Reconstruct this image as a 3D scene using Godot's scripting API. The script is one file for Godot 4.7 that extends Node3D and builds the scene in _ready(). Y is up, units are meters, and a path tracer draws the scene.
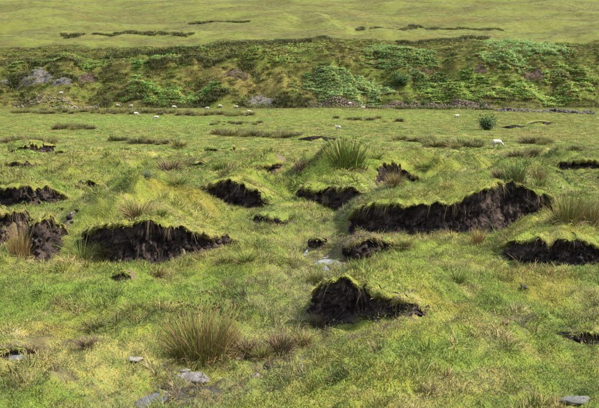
extends Node3D
# Peat hags on a boggy moor, a valley pasture with sheep, a bracken bank and a hillside behind.

const FOCAL := 900.0          # focal length in photograph pixels
const MID := Vector2(299.5, 204.0)
const CAM_Y := 3.2
const TINT := 3.0             # vertex colours are stored three times too bright; the material divides it out

var pitch := 0.0
var rng := RandomNumberGenerator.new()
var n_hummock: FastNoiseLite
var n_lump: FastNoiseLite
var n_broad: FastNoiseLite
var n_fine: FastNoiseLite
var n_patch: FastNoiseLite
var n_patch2: FastNoiseLite
var n_crumb: FastNoiseLite
var profile := PackedFloat32Array()
var hags := []
var bucket := {}
var pools := []
var patches := []
var tracks := []
var patch_at := PackedFloat32Array()
var g_peat := 0.0             # how bare the peat is at the last point asked for
var g_rise := 0.0
var g_bare := 0.0
var muds := []
var sheets := []              # the finished ground, for standing grass on it
var col0 := 0
var g_y := 0.0
var g_sx := 0.0
var g_sz := 0.0
var g_col := Color.WHITE
var channel := PackedVector2Array()
var used := {}
var mats := {}

# domed mounds behind the peat faces: pixel column, distance, half width, half depth, height in metres
const MOUNDS := [[142.0, 19.0, 2.5, 3.8, 0.9], [250.0, 25.4, 2.0, 2.0, 0.75], [14.0, 24.4, 2.6, 2.2, 0.7], [332.0, 26.4, 2.3, 3.4, 0.95], [582.0, 16.8, 1.7, 1.7, 0.6], [396.0, 12.6, 1.1, 1.4, 0.38], [452.0, 32.6, 3.0, 2.5, 0.65], [262.0, 35.6, 3.2, 2.6, 0.65], [590.0, 40.0, 4.0, 3.0, 0.7], [70.0, 30.0, 3.0, 2.4, 0.5], [120.0, 36.0, 3.0, 2.4, 0.6], [520.0, 29.0, 2.5, 2.4, 0.6]]

# ------------------------------------------------------------------ setup
func _ready() -> void:
	rng.seed = 7
	pitch = atan2(144.0, FOCAL)
	var cam := Camera3D.new()
	cam.name = "camera"
	cam.position = Vector3(0, CAM_Y, 0)
	cam.rotation = Vector3(-pitch, 0, 0)
	cam.fov = rad_to_deg(2.0 * atan(204.0 / FOCAL))
	cam.near = 0.1
	cam.far = 4000.0
	add_child(cam)
	cam.current = true
	var env := Environment.new()
	var sky_mat := ProceduralSkyMaterial.new()
	sky_mat.sky_top_color = Color(0.66, 0.72, 0.80)
	sky_mat.sky_horizon_color = Color(0.84, 0.86, 0.88)
	sky_mat.sky_curve = 0.25
	sky_mat.ground_bottom_color = Color(0.25, 0.27, 0.18)
	sky_mat.ground_horizon_color = Color(0.55, 0.58, 0.5)
	sky_mat.sun_angle_max = 0.0
	var sky := Sky.new()
	sky.sky_material = sky_mat
	env.background_mode = Environment.BG_SKY
	env.sky = sky
	env.background_energy_multiplier = 0.85
	env.tonemap_mode = Environment.TONE_MAPPER_LINEAR
	env.tonemap_exposure = 3.35
	env.sdfgi_enabled = true
	env.ssao_enabled = true
	env.ssil_enabled = true
	var we := WorldEnvironment.new()
	we.name = "environment"
	we.environment = env
	add_child(we)
	var sun := DirectionalLight3D.new()
	sun.name = "sun"
	sun.light_energy = 1.35
	sun.light_angular_distance = 8.0
	sun.light_color = Color(1.0, 0.96, 0.88)
	sun.shadow_enabled = true
	sun.rotation_degrees = Vector3(-50, 88, 0)
	add_child(sun)
	make_noises()
	make_profile()
	make_materials()
	make_pools()
	make_hags()
	make_patches()
	print("setup ", Time.get_ticks_msec())
	make_ground()
	print("ground ", Time.get_ticks_msec())
	make_water()
	for h in hags:
		build_hag(h)
	print("hags ", Time.get_ticks_msec())
	make_grass()
	print("grass ", Time.get_ticks_msec())
	make_bracken()
	make_rushes()
	make_far_rushes()
	print("rushes ", Time.get_ticks_msec())
	make_stones()
	make_shrubs()
	make_sheep()
	print("done ", Time.get_ticks_msec())

func noise(seed_value: int, freq: float, octaves: int) -> FastNoiseLite:
	var n := FastNoiseLite.new()
	n.seed = seed_value
	n.noise_type = FastNoiseLite.TYPE_SIMPLEX_SMOOTH
	n.frequency = freq
	n.fractal_type = FastNoiseLite.FRACTAL_FBM if octaves > 1 else FastNoiseLite.FRACTAL_NONE
	n.fractal_octaves = octaves
	return n

func make_noises() -> void:
	n_hummock = noise(11, 0.32, 2)
	n_lump = noise(12, 1.5, 3)
	n_broad = noise(13, 0.05, 2)
	n_fine = noise(14, 5.0, 2)
	n_patch = noise(15, 0.55, 3)
	n_patch2 = noise(16, 0.16, 3)
	n_crumb = noise(17, 1.0, 4)

func make_profile() -> void:
	# distance from the camera -> ground height
	var s := [-40.0, 0.0, 8.3, 10.0, 12.0, 18.0, 28.0, 39.0, 60.0, 80.0, 115.0, 140.0, 170.0, 200.0, 218.0, 224.0, 227.5, 230.0, 235.0, 242.0, 249.0, 258.0, 272.0, 290.0, 322.0, 372.0, 442.0, 522.0, 722.0, 972.0, 1600.0]
	var y := [1.2, 0.7, 0.05, 0.0, -0.05, -0.3, -0.85, -1.4, -3.05, -4.8, -7.85, -8.1, -8.2, -8.25, -8.3, -8.7, -8.6, -7.2, -4.2, -0.4, 2.5, 4.4, 6.6, 9.4, 14.2, 20.9, 30.6, 41.5, 65.0, 80.0, 86.0]
	var n := s.size()
	var m := []
	for i in n:
		if i == 0 or i == n - 1:
			m.append(0.0)
		else:
			var a: float = (y[i] - y[i - 1]) / (s[i] - s[i - 1])
			var b: float = (y[i + 1] - y[i]) / (s[i + 1] - s[i])
			m.append(0.0 if a * b <= 0.0 else 2.0 * a * b / (a + b))
	profile.resize(6560)
	var k := 0
	for j in 6560:
		var d := -40.0 + j * 0.25
		while k < n - 2 and d > s[k + 1]:
			k += 1
		var w: float = s[k + 1] - s[k]
		var t: float = clampf((d - s[k]) / w, 0.0, 1.0)
		var t2 := t * t
		var t3 := t2 * t
		profile[j] = y[k] * (2 * t3 - 3 * t2 + 1) + m[k] * w * (t3 - 2 * t2 + t) + y[k + 1] * (-2 * t3 + 3 * t2) + m[k + 1] * w * (t3 - t2)

func sstep(a: float, b: float, x: float) -> float:
	var t := clampf((x - a) / (b - a), 0.0, 1.0)
	return t * t * (3.0 - 2.0 * t)

# the lie of the land without peat banks and pools
func base_h(x: float, z: float) -> float:
	var s := -z
	var far := sstep(214.0, 228.0, s)
	var se := s
	if far > 0.0:
		var off := sstep(440.0, 282.0, s) * far
		se += off * (5.0 * n_broad.get_noise_2d(x * 0.5, 40.0) + 4.0 * n_broad.get_noise_2d(x * 1.5, s * 0.4))
	var f := (se + 40.0) * 4.0
	var i := clampi(int(f), 0, 6557)
	var y := lerpf(profile[i], profile[i + 1], clampf(f - i, 0.0, 1.0))
	var mid := sstep(18.0, 55.0, s)
	y += n_broad.get_noise_2d(x, z) * (0.10 + 0.32 * mid * (1.0 - 0.72 * sstep(85.0, 120.0, s)))
	var near := 1.0 - sstep(70.0, 130.0, s)
	if near > 0.0:
		y += near * (n_hummock.get_noise_2d(x, z) * (0.20 + 0.1 * mid) + absf(n_lump.get_noise_2d(x, z)) * (0.15 + 0.10 * mid))
		if s < 30.0:
			y += n_fine.get_noise_2d(x, z) * 0.022
	if far > 0.0:
		y += 2.0 * sstep(-62.0, -14.0, x) * sstep(236.0, 251.0, s) * sstep(380.0, 272.0, s)
		y += 3.2 * n_broad.get_noise_2d(x * 0.3 + 200.0, z * 0.3) * sstep(256.0, 300.0, s)
		var bank := sstep(227.0, 234.0, s) * (1.0 - 0.75 * sstep(244.0, 264.0, s))
		y += bank * (n_hummock.get_noise_2d(x * 0.22, z * 0.28) * 1.9 + n_hummock.get_noise_2d(x * 0.8, z * 0.9) * 0.6)
	return y

func ray(px: float, py: float) -> Vector3:
	return Vector3((px - MID.x) / FOCAL, -(py - MID.y) / FOCAL, -1.0).rotated(Vector3.RIGHT, -pitch)

func hit(px: float, py: float) -> Vector3:
	var d := ray(px, py)
	d /= -d.z
	var s := 5.5
	var last := s
	while s < 1200.0:
		var p := Vector3(0, CAM_Y, 0) + d * s
		if p.y < base_h(p.x, p.z):
			for k in 12:
				var m := (last + s) * 0.5
				p = Vector3(0, CAM_Y, 0) + d * m
				if p.y < base_h(p.x, p.z):
					s = m
				else:
					last = m
			break
		last = s
		s *= 1.006
	return Vector3(0, CAM_Y, 0) + d * s

# standing point on the finished ground for a pixel
func stand(px: float, py: float) -> Vector3:
	var d := ray(px, py)
	d /= -d.z
	var s := 5.5
	var last := s
	var p := Vector3.ZERO
	while s < 900.0:
		p = Vector3(0, CAM_Y, 0) + d * s
		if p.y < ground_h(p.x, p.z):
			for k in 10:
				var m := (last + s) * 0.5
				p = Vector3(0, CAM_Y, 0) + d * m
				if p.y < ground_h(p.x, p.z):
					s = m
				else:
					last = m
			break
		last = s
		s *= 1.004
	p = Vector3(0, CAM_Y, 0) + d * s
	p.y = ground_h(p.x, p.z)
	return p

# ------------------------------------------------------------------ pools and peat banks
func make_pools() -> void:
	# the winding wet hollow
	for a in [[395, 196], [352, 216], [320, 236], [330, 256], [302, 288], [282, 330], [270, 352], [205, 378], [170, 392]]:
		var c := hit(a[0], a[1])
		channel.append(Vector2(c.x, c.z))
	# pixel centre, pixel radii, depth
	for a in [[188.0, 387.0, 44.0, 10.0, 0.05], [165.0, 371.0, 16.0, 4.0, 0.05], [288.0, 350.0, 20.0, 5.0, 0.05], [312.0, 236.0, 14.0, 3.0, 0.05], [320.0, 246.0, 18.0, 3.5, 0.05], [330.0, 257.0, 20.0, 4.0, 0.05], [302.0, 286.0, 10.0, 3.0, 0.05]]:
		var c := hit(a[0], a[1])
		var t := hit(a[0], a[1] - a[3])
		var b := hit(a[0], a[1] + a[3])
		var mid := Vector3(c.x, c.y, (t.z + b.z) * 0.5)
		pools.append({"x": mid.x, "z": mid.z, "rx": a[2] * -mid.z / FOCAL, "rz": absf(t.z - b.z) * 0.5, "y": base_h(mid.x, mid.z) - 0.165, "d": a[4]})

func make_hags() -> void:
	# each: bottom pixels, top pixels, plateau depth in metres, swell behind the lip, kind, label
	var P := "peat"
	add_hag([[-40, 209], [12, 207], [30, 206], [50, 203], [68, 197]], [[-40, 190], [12, 189], [30, 187], [50, 189], [68, 196]], 2.6, 0.7, P, "low dark peat bank with a rounded grass top, behind the eroded gully")
	add_hag([[-40, 243], [-10, 243], [12, 240], [24, 238], [33, 233]], [[-40, 215], [-10, 213], [12, 211], [24, 211], [34, 222]], 1.4, 0.0, P, "crumbling peat block with a bare brown top beside the orange dead grass")
	add_hag([[30, 260], [42, 258], [52, 250], [60, 240], [74, 233], [90, 227]], [[33, 228], [43, 219], [52, 221], [60, 229], [73, 224], [90, 225]], 1.8, 0.1, P, "steep peat gully wall behind the arching pale grass tuft")
	add_hag([[84, 240], [98, 252], [114, 259], [138, 260], [165, 257], [190, 252], [214, 246], [238, 241]], [[84, 234], [98, 226], [114, 223], [138, 223], [165, 226], [190, 230], [214, 235], [238, 240]], 6.2, 1.5, P, "long black peat face under the broad mound that carries the straw-coloured tussock")
	add_hag([[202, 194], [212, 197], [225, 201], [245, 205], [265, 209], [286, 213]], [[202, 193], [211, 185], [224, 180], [245, 183], [263, 190], [286, 212]], 1.7, 0.6, P, "black peat hollow sloping down under a thin dry grass lip")
	add_hag([[236, 172], [250, 174], [264, 175], [276, 173], [286, 168]], [[236, 171], [250, 167], [262, 166], [276, 163], [286, 166]], 2.6, 0.5, P, "small dark peat edge under the flat knoll with a purple-brown tussock")
	add_hag([[298, 195], [312, 200], [326, 204], [338, 210], [356, 210], [370, 203]], [[298, 193], [311, 189], [325, 189], [339, 185], [355, 187], [370, 199]], 3.2, 0.7, P, "ragged peat bank split by a grassy spur below the tall green rush clump")
	add_hag([[362, 194], [372, 193], [384, 188], [396, 186], [412, 187], [436, 188]], [[363, 190], [373, 175], [382, 166], [397, 168], [413, 177], [436, 187]], 2.2, 0.5, P, "curved peat bank with a deep notch beside the tall green rush clump")
	add_hag([[350, 220], [362, 227], [384, 235], [410, 237], [440, 235], [464, 232], [484, 230], [505, 222], [530, 218], [554, 213]], [[350, 217], [366, 205], [388, 204], [414, 206], [442, 205], [462, 203], [478, 190], [500, 187], [527, 192], [554, 203]], 2.5, 0.1, P, "longest peat face, undercut, with a step in its dry grass lip")
	add_hag([[504, 247], [518, 256], [545, 263], [590, 264], [650, 262]], [[504, 244], [516, 241], [545, 240], [590, 243], [650, 244]], 2.2, 0.6, P, "squared peat block with an orange-yellow mossy lip below the tall mixed rushes")
	add_hag([[316, 301], [334, 307], [360, 310], [384, 312], [406, 314], [430, 309]], [[318, 292], [334, 276], [352, 279], [376, 280], [392, 290], [410, 297], [430, 306]], 2.4, 0.5, P, "black broken peat edge standing alone in the open sward")
	add_hag([[342, 250], [354, 253], [368, 253], [390, 246]], [[342, 247], [354, 240], [368, 235], [390, 240]], 1.6, 0.1, P, "small peat hump beside the reedy pool, below the longest peat face")
	add_hag([[308, 242], [316, 244], [327, 241]], [[308, 240], [316, 235], [327, 239]], 0.5, 0.0, P, "tiny dark peat clod rising from the wet hollow")
	add_hag([[328, 240], [336, 241], [348, 239]], [[328, 239], [337, 235], [348, 237]], 0.5, 0.0, P, "thin peat clod between the tiny clod and the small peat hump")
	add_hag([[250, 220], [268, 223], [288, 222]], [[250, 218], [266, 212], [288, 220]], 0.8, 0.0, P, "low peat ledge below the black sloping hollow")
	add_hag([[424, 176], [436, 181], [450, 184], [474, 181]], [[424, 173], [435, 166], [448, 170], [458, 168], [474, 176]], 1.8, 0.4, P, "notched peat scar behind the longest peat face")
	add_hag([[556, 168], [572, 170], [600, 170], [640, 169]], [[556, 166], [570, 161], [600, 160], [640, 161]], 2.6, 0.4, P, "flat-topped peat bank beyond the tall mixed rushes")
	add_hag([[538, 178], [550, 179], [564, 177]], [[538, 176], [550, 172], [564, 175]], 1.2, 0.1, P, "brownish low peat edge in front of the flat-topped bank")
	add_hag([[90, 181], [99, 183], [112, 181]], [[90, 177], [98, 171], [112, 177]], 1.6, 0.1, P, "short peat notch near the grey-green sedge tuft")
	add_hag([[114, 177], [127, 179], [142, 177]], [[114, 175], [126, 170], [142, 174]], 1.6, 0.1, P, "short peat edge touching the grey-green sedge tuft")
	add_hag([[60, 170], [69, 171], [84, 169]], [[60, 168], [69, 164], [84, 167]], 1.5, 0.1, P, "narrow peat slit in the tawny moor")
	add_hag([[12, 151], [26, 151], [38, 150], [54, 149]], [[12, 149], [24, 145], [38, 145.5], [54, 148]], 3.0, 0.1, P, "long thin black peat edge on the tawny moor, a white fleck on it")
	add_hag([[56, 153], [62, 154], [70, 152]], [[56, 152], [62, 150], [70, 151]], 2.0, 0.1, P, "tiny black peat edge next to the long thin one")
	add_hag([[56, 192], [72, 196], [92, 192]], [[56, 188], [68, 186], [92, 188]], 1.4, 0.1, P, "broken peat step above the rounded bank's end")
	add_hag([[50, 216], [66, 213], [86, 207]], [[50, 212], [66, 206], [86, 203]], 1.2, 0.0, P, "brown eroded peat slope between the gully and the round mound")
	add_hag([[298, 141], [316, 142], [336, 140]], [[298, 139], [318, 135], [336, 138]], 5.0, 0.1, P, "far black peat edge beyond the tall green rush clump")
	add_hag([[186, 166], [198, 167], [214, 164]], [[186, 165], [198, 163], [214, 163]], 3.0, 0.1, P, "faint peat edge right of the brown tussock")
	add_hag([[502, 128], [513, 129], [526, 127]], [[502, 127], [513, 125], [526, 126]], 3.0, 0.1, P, "far dark peat edge beside the leafy bush")
	add_hag([[530, 124], [541, 125], [556, 124]], [[530, 123], [541, 121], [556, 123]], 3.0, 0.1, P, "far dark peat edge on the pasture's raised rim")
	add_hag([[112, 277], [120, 279], [130, 276]], [[112, 274], [120, 269], [130, 273]], 0.5, 0.0, P, "small peat clod with dry grass at the foot of the long black face")
	add_hag([[-30, 357], [12, 357], [24, 355], [36, 350]], [[-30, 348], [12, 347], [24, 346], [36, 349]], 0.7, 0.0, P, "low dark peat bank behind the flat grey stone")
	add_hag([[556, 334], [572, 337], [600, 339], [640, 338]], [[556, 333], [572, 330], [600, 329], [640, 330]], 0.8, 0.0, P, "low dark peat nick beside the dry grass tuft")
	add_hag([[94, 166], [108, 168], [124, 165]], [[94, 164], [108, 160], [124, 163]], 1.6, 0.3, P, "thin dark peat edge behind the short peat notch")
	add_hag([[30, 176], [44, 178], [58, 175]], [[30, 174], [44, 171], [58, 173]], 1.4, 0.3, P, "short dark peat edge just beyond the rounded low bank")
	add_hag([[480, 168], [494, 170], [508, 167]], [[480, 166], [494, 162], [508, 165]], 1.6, 0.3, P, "dark peat edge between the notched scar and the dark green rushes")
	add_hag([[392, 160], [408, 161], [422, 159]], [[392, 158], [408, 155], [422, 157]], 2.0, 0.3, P, "thin peat edge on the moor behind the curved bank")
	add_hag([[196, 150], [222, 152], [244, 150]], [[196, 149], [222, 147], [244, 149]], 3.0, 0.3, P, "low peat edge crossing the moor in front of the long rush strip")
	add_hag([[140, 190], [152, 192], [168, 190]], [[140, 188], [152, 186], [168, 188]], 0.9, 0.2, P, "short peat lip in the golden moss above the straw-coloured tussock")
	add_hag([[78, 188], [88, 190], [100, 187]], [[78, 185], [88, 183], [100, 185]], 1.0, 0.2, P, "small crumbling peat lip behind the broken peat step")
	add_hag([[6, 166], [20, 168], [36, 165]], [[6, 164], [20, 162], [36, 163]], 1.6, 0.2, P, "low dark peat lip on the tawny moor beyond the rounded low bank")
	# bare scars on the far bank
	add_hag([[-30, 88], [12, 87], [30, 86], [44, 84], [56, 84]], [[-30, 82], [12, 79], [24, 71], [34, 67], [46, 74], [56, 82]], 7.0, 0.1, "clay", "pale grey clay scar under a dark turf edge on the bank")
	add_hag([[50, 86], [60, 87], [72, 84]], [[50, 85], [60, 78], [72, 82]], 5.0, 0.1, "clay", "small grey clay scar next to the large pale one")
	add_hag([[70, 84], [82, 83], [96, 80]], [[70, 81], [82, 72], [96, 77]], 6.0, 0.1, "earth", "red-brown earth scar next to the grey clay scars")
	add_hag([[222, 79], [234, 80], [248, 76]], [[222, 76], [233, 67], [248, 73]], 6.0, 0.1, "earth", "brown earth scar high on the tawny part of the bank")
	add_hag([[246, 104], [262, 104.5], [282, 105], [304, 104.5]], [[246, 101], [257, 95], [280, 98], [304, 103]], 7.0, 0.1, "clay", "grey-brown river cliff cut into the foot of the bank")
	add_hag([[472, 74], [480, 75], [488, 72]], [[472, 71], [481, 62], [488, 69]], 5.0, 0.1, "earth", "pinkish bare earth scar in the green bank")
	add_hag([[524, 80], [536, 82], [548, 79]], [[524, 76], [534, 69], [548, 76]], 6.0, 0.1, "earth", "brown earth scar under the bracken thicket")
	add_hag([[550, 78], [560, 80], [572, 82]], [[550, 73], [557, 67], [572, 79]], 6.0, 0.1, "earth", "dark brown earth scar beside the bracken thicket")
	add_hag([[400, 66], [420, 74], [440, 70]], [[400, 64], [420, 69], [440, 67]], 5.0, 0.1, "earth", "shallow brown earth scar between the bracken thickets")

# a bank keeps nearly to one distance: its foot as read from the photograph is drawn towards the mean
func foot_at(px: float, py: float, mean: float, squeeze: float) -> Vector3:
	var p := hit(px, py)
	var s := mean + (-p.z - mean) * squeeze
	var d := ray(px, py)
	d /= -d.z
	return Vector3(d.x * s, base_h(d.x * s, -s), -s)

func add_hag(bot: Array, top: Array, depth: float, swell: float, kind: String, label: String) -> void:
	var raw := []
	var mean := 0.0
	for b in bot:
		mean -= hit(b[0], b[1]).z / bot.size()
	var squeeze := 0.75 if mean < 16.5 else 0.5
	for i in bot.size():
		var p := foot_at(bot[i][0], bot[i][1], mean, squeeze)
		var t := 0.0
		# top pixel with the same x, read from the top polyline
		var tx: float = bot[i][0]
		var ty: float = top[0][1]
		for j in top.size() - 1:
			if tx >= top[j][0] and tx <= top[j + 1][0]:
				ty = lerpf(top[j][1], top[j + 1][1], (tx - top[j][0]) / (top[j + 1][0] - top[j][0]))
		if tx > top[top.size() - 1][0]:
			ty = top[top.size() - 1][1]
		var d := ray(tx, ty)
		d /= -d.z
		t = CAM_Y + d.y * -p.z
		raw.append([p.x, p.z, maxf(0.0, t - p.y), tx])
	# extra points where only the top polyline has a corner
	for j in top.size():
		var tx: float = top[j][0]
		for i in bot.size() - 1:
			if tx > bot[i][0] + 3.0 and tx < bot[i + 1][0] - 3.0:
				var by: float = lerpf(bot[i][1], bot[i + 1][1], (tx - bot[i][0]) / (bot[i + 1][0] - bot[i][0]))
				var p := foot_at(tx, by, mean, squeeze)
				var d := ray(tx, top[j][1])
				d /= -d.z
				raw.append([p.x, p.z, maxf(0.0, CAM_Y + d.y * -p.z - p.y), tx])
	raw.sort_custom(func(a, b): return a[3] < b[3])
	if kind == "peat":
		for q in raw:
			q[2] *= 1.0 if mean < 12.5 else 1.15 if mean < 24.0 else (1.35 if mean < 70.0 else 1.1)
	# gentle smoothing by one round of corner cutting
	var pts := PackedVector3Array()     # x, h, z
	for i in raw.size():
		var a: Array = raw[i]
		if i > 0 and i < raw.size() - 1:
			var b: Array = raw[i - 1]
			var c: Array = raw[i + 1]
			pts.append(Vector3(lerpf(a[0], b[0], 0.3), lerpf(a[2], b[2], 0.3), lerpf(a[1], b[1], 0.3)))
			pts.append(Vector3(lerpf(a[0], c[0], 0.3), lerpf(a[2], c[2], 0.3), lerpf(a[1], c[1], 0.3)))
		else:
			pts.append(Vector3(a[0], a[2], a[1]))
	var id := hags.size()
	var mid := pts[pts.size() / 2]
	hags.append({"pts": pts, "depth": depth, "swell": swell, "kind": kind, "label": label, "scale": clampf(-mid.z / 20.0, 1.0, 2.0 if kind == "peat" else 20.0), "mid": mid})
	var reach := depth * 1.6 + 0.6
	var lo := Vector2(1e9, 1e9)
	var hi := Vector2(-1e9, -1e9)
	for p in pts:
		lo = lo.min(Vector2(p.x, p.z))
		hi = hi.max(Vector2(p.x, p.z))
	for bx in range(int(floor((lo.x - reach) / 2.0)), int(floor((hi.x + reach) / 2.0)) + 1):
		for bz in range(int(floor((lo.y - reach) / 2.0)), int(floor((hi.y + 2.0) / 2.0)) + 1):
			var key := Vector2i(bx, bz)
			if not bucket.has(key):
				bucket[key] = PackedInt32Array()
			var arr: PackedInt32Array = bucket[key]
			arr.append(id)
			bucket[key] = arr

func ground_h(x: float, z: float) -> float:
	var y := base_h(x, z)
	g_peat = 0.0
	g_rise = 0.0
	var key := Vector2i(int(floor(x / 2.0)), int(floor(z / 2.0)))
	if bucket.has(key):
		var ids: PackedInt32Array = bucket[key]
		var best := 0.0
		var carve := 0.0
		var moat := 0.0
		for id in ids:
			var h: Dictionary = hags[id]
			if h.kind != "peat":
				continue
			var pts: PackedVector3Array = h.pts
			var bd := 1e9
			var bh := 0.0
			var sgn := 1.0
			var ends := 1.0
			var square := 0.0
			var beyond := 0.0
			var wsum := 0.0
			var hsum := 0.0
			var last := pts.size() - 2
			for i in last + 1:
				var a := pts[i]
				var b := pts[i + 1]
				var dx := b.x - a.x
				var dz := b.z - a.z
				var l2 := dx * dx + dz * dz
				var t := clampf(((x - a.x) * dx + (z - a.z) * dz) / l2, 0.0, 1.0)
				var ex := x - a.x - t * dx
				var ez := z - a.z - t * dz
				var d2 := ex * ex + ez * ez
				var hh := a.y + (b.y - a.y) * t
				var len := sqrt(l2)
				var w := len / (d2 + 0.02)
				wsum += w
				hsum += w * hh
				var cr := ex * dz - ez * dx
				# at a corner two segments tie: the one that faces the point more squarely decides the side
				if d2 < bd - 1e-6 or (d2 < bd + 1e-6 and absf(cr) / len > square):
					square = absf(cr) / len
					bd = d2
					bh = hh
					sgn = 1.0 if cr >= 0.0 else -1.0
					ends = 1.0
					beyond = 0.0
					if (i == 0 and t == 0.0) or (i == last and t == 1.0):
						ends = cr / (len * sqrt(d2) + 1e-6)
						beyond = absf(ex * dx + ez * dz) / len
			var sd := sqrt(bd) * sgn
			var depth: float = h.depth
			if sd < -1.9 or sd > depth * 1.6:
				continue
			var k: float = h.scale
			var c := 0.0
			if sd > 0.0:
				c = hsum / wsum * sstep(0.04 * k, 0.24 * k, sd) * (1.0 - sstep(depth * 0.6, depth * 1.2, sd)) * (1.0 + h.swell * sstep(0.0, depth * 0.6, sd) * (0.6 + 0.4 * sstep(0.0, 1.0, sd)))
				if ends < 1.0:
					c *= sstep(0.0, 0.9, ends) * (1.0 - sstep(0.0, depth * 0.5 + 0.2, beyond))
			elif bh > 0.06 and k < 3.0:
				# a bank stands at the edge of a hollow: other mounds are worn away in front of it
				moat = maxf(moat, 0.22 * minf(bh, 0.6) * (1.0 - sstep(0.0, 1.0, -sd)) * (1.0 - sstep(0.0, 0.5, beyond)))
				carve = maxf(carve, (1.0 - sstep(0.3, 1.9, -sd)) * sstep(0.06, 0.2, bh) * (1.0 - sstep(0.0, 0.6, beyond)))
			best = maxf(best, c)
			if bh > 0.05 * k and sd > -0.26 * bh - 0.02 and sd < 0.16 * k:
				g_peat = 1.0
		best *= 1.0 - carve
		g_rise = best
		y -= moat
	if z > -40.0 and z < -10.0:
		for m in MOUNDS:
			var ms: float = m[1]
			var dz: float = (z + ms) / m[3]
			if absf(dz) > 1.0:
				continue
			var dx: float = (x - (m[0] - MID.x) / FOCAL * ms) / m[2]
			var r: float = dx * dx + dz * dz
			if r < 1.0:
				g_rise = maxf(g_rise, m[4] * (1.0 - sstep(0.12, 1.0, sqrt(r))) * (1.0 + 0.5 * n_hummock.get_noise_2d(x * 2.0, z * 2.0)))
	y += g_rise
	if z > -26.0 and z < -7.0 and channel.size():
		var q := Vector2(x, z)
		var near := 1e9
		for i in channel.size() - 1:
			near = minf(near, q.distance_squared_to(Geometry2D.get_closest_point_to_segment(q, channel[i], channel[i + 1])))
		if near < 1.7:
			y -= 0.16 * (1.0 - sstep(0.25, 1.3, sqrt(near))) * (1.0 - g_rise / (g_rise + 0.2))
	for p in pools:
		var dx: float = (x - p.x) / p.rx
		var dz: float = (z - p.z) / p.rz
		var r := dx * dx + dz * dz
		if r < 2.2:
			var w := 1.0 - sstep(0.45, 1.45, sqrt(r))
			y = lerpf(y, p.y + 0.012 + 0.075 * n_lump.get_noise_2d(x * 4.5, z * 4.5) + 0.02 * n_fine.get_noise_2d(x, z), w)
	return y

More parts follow.
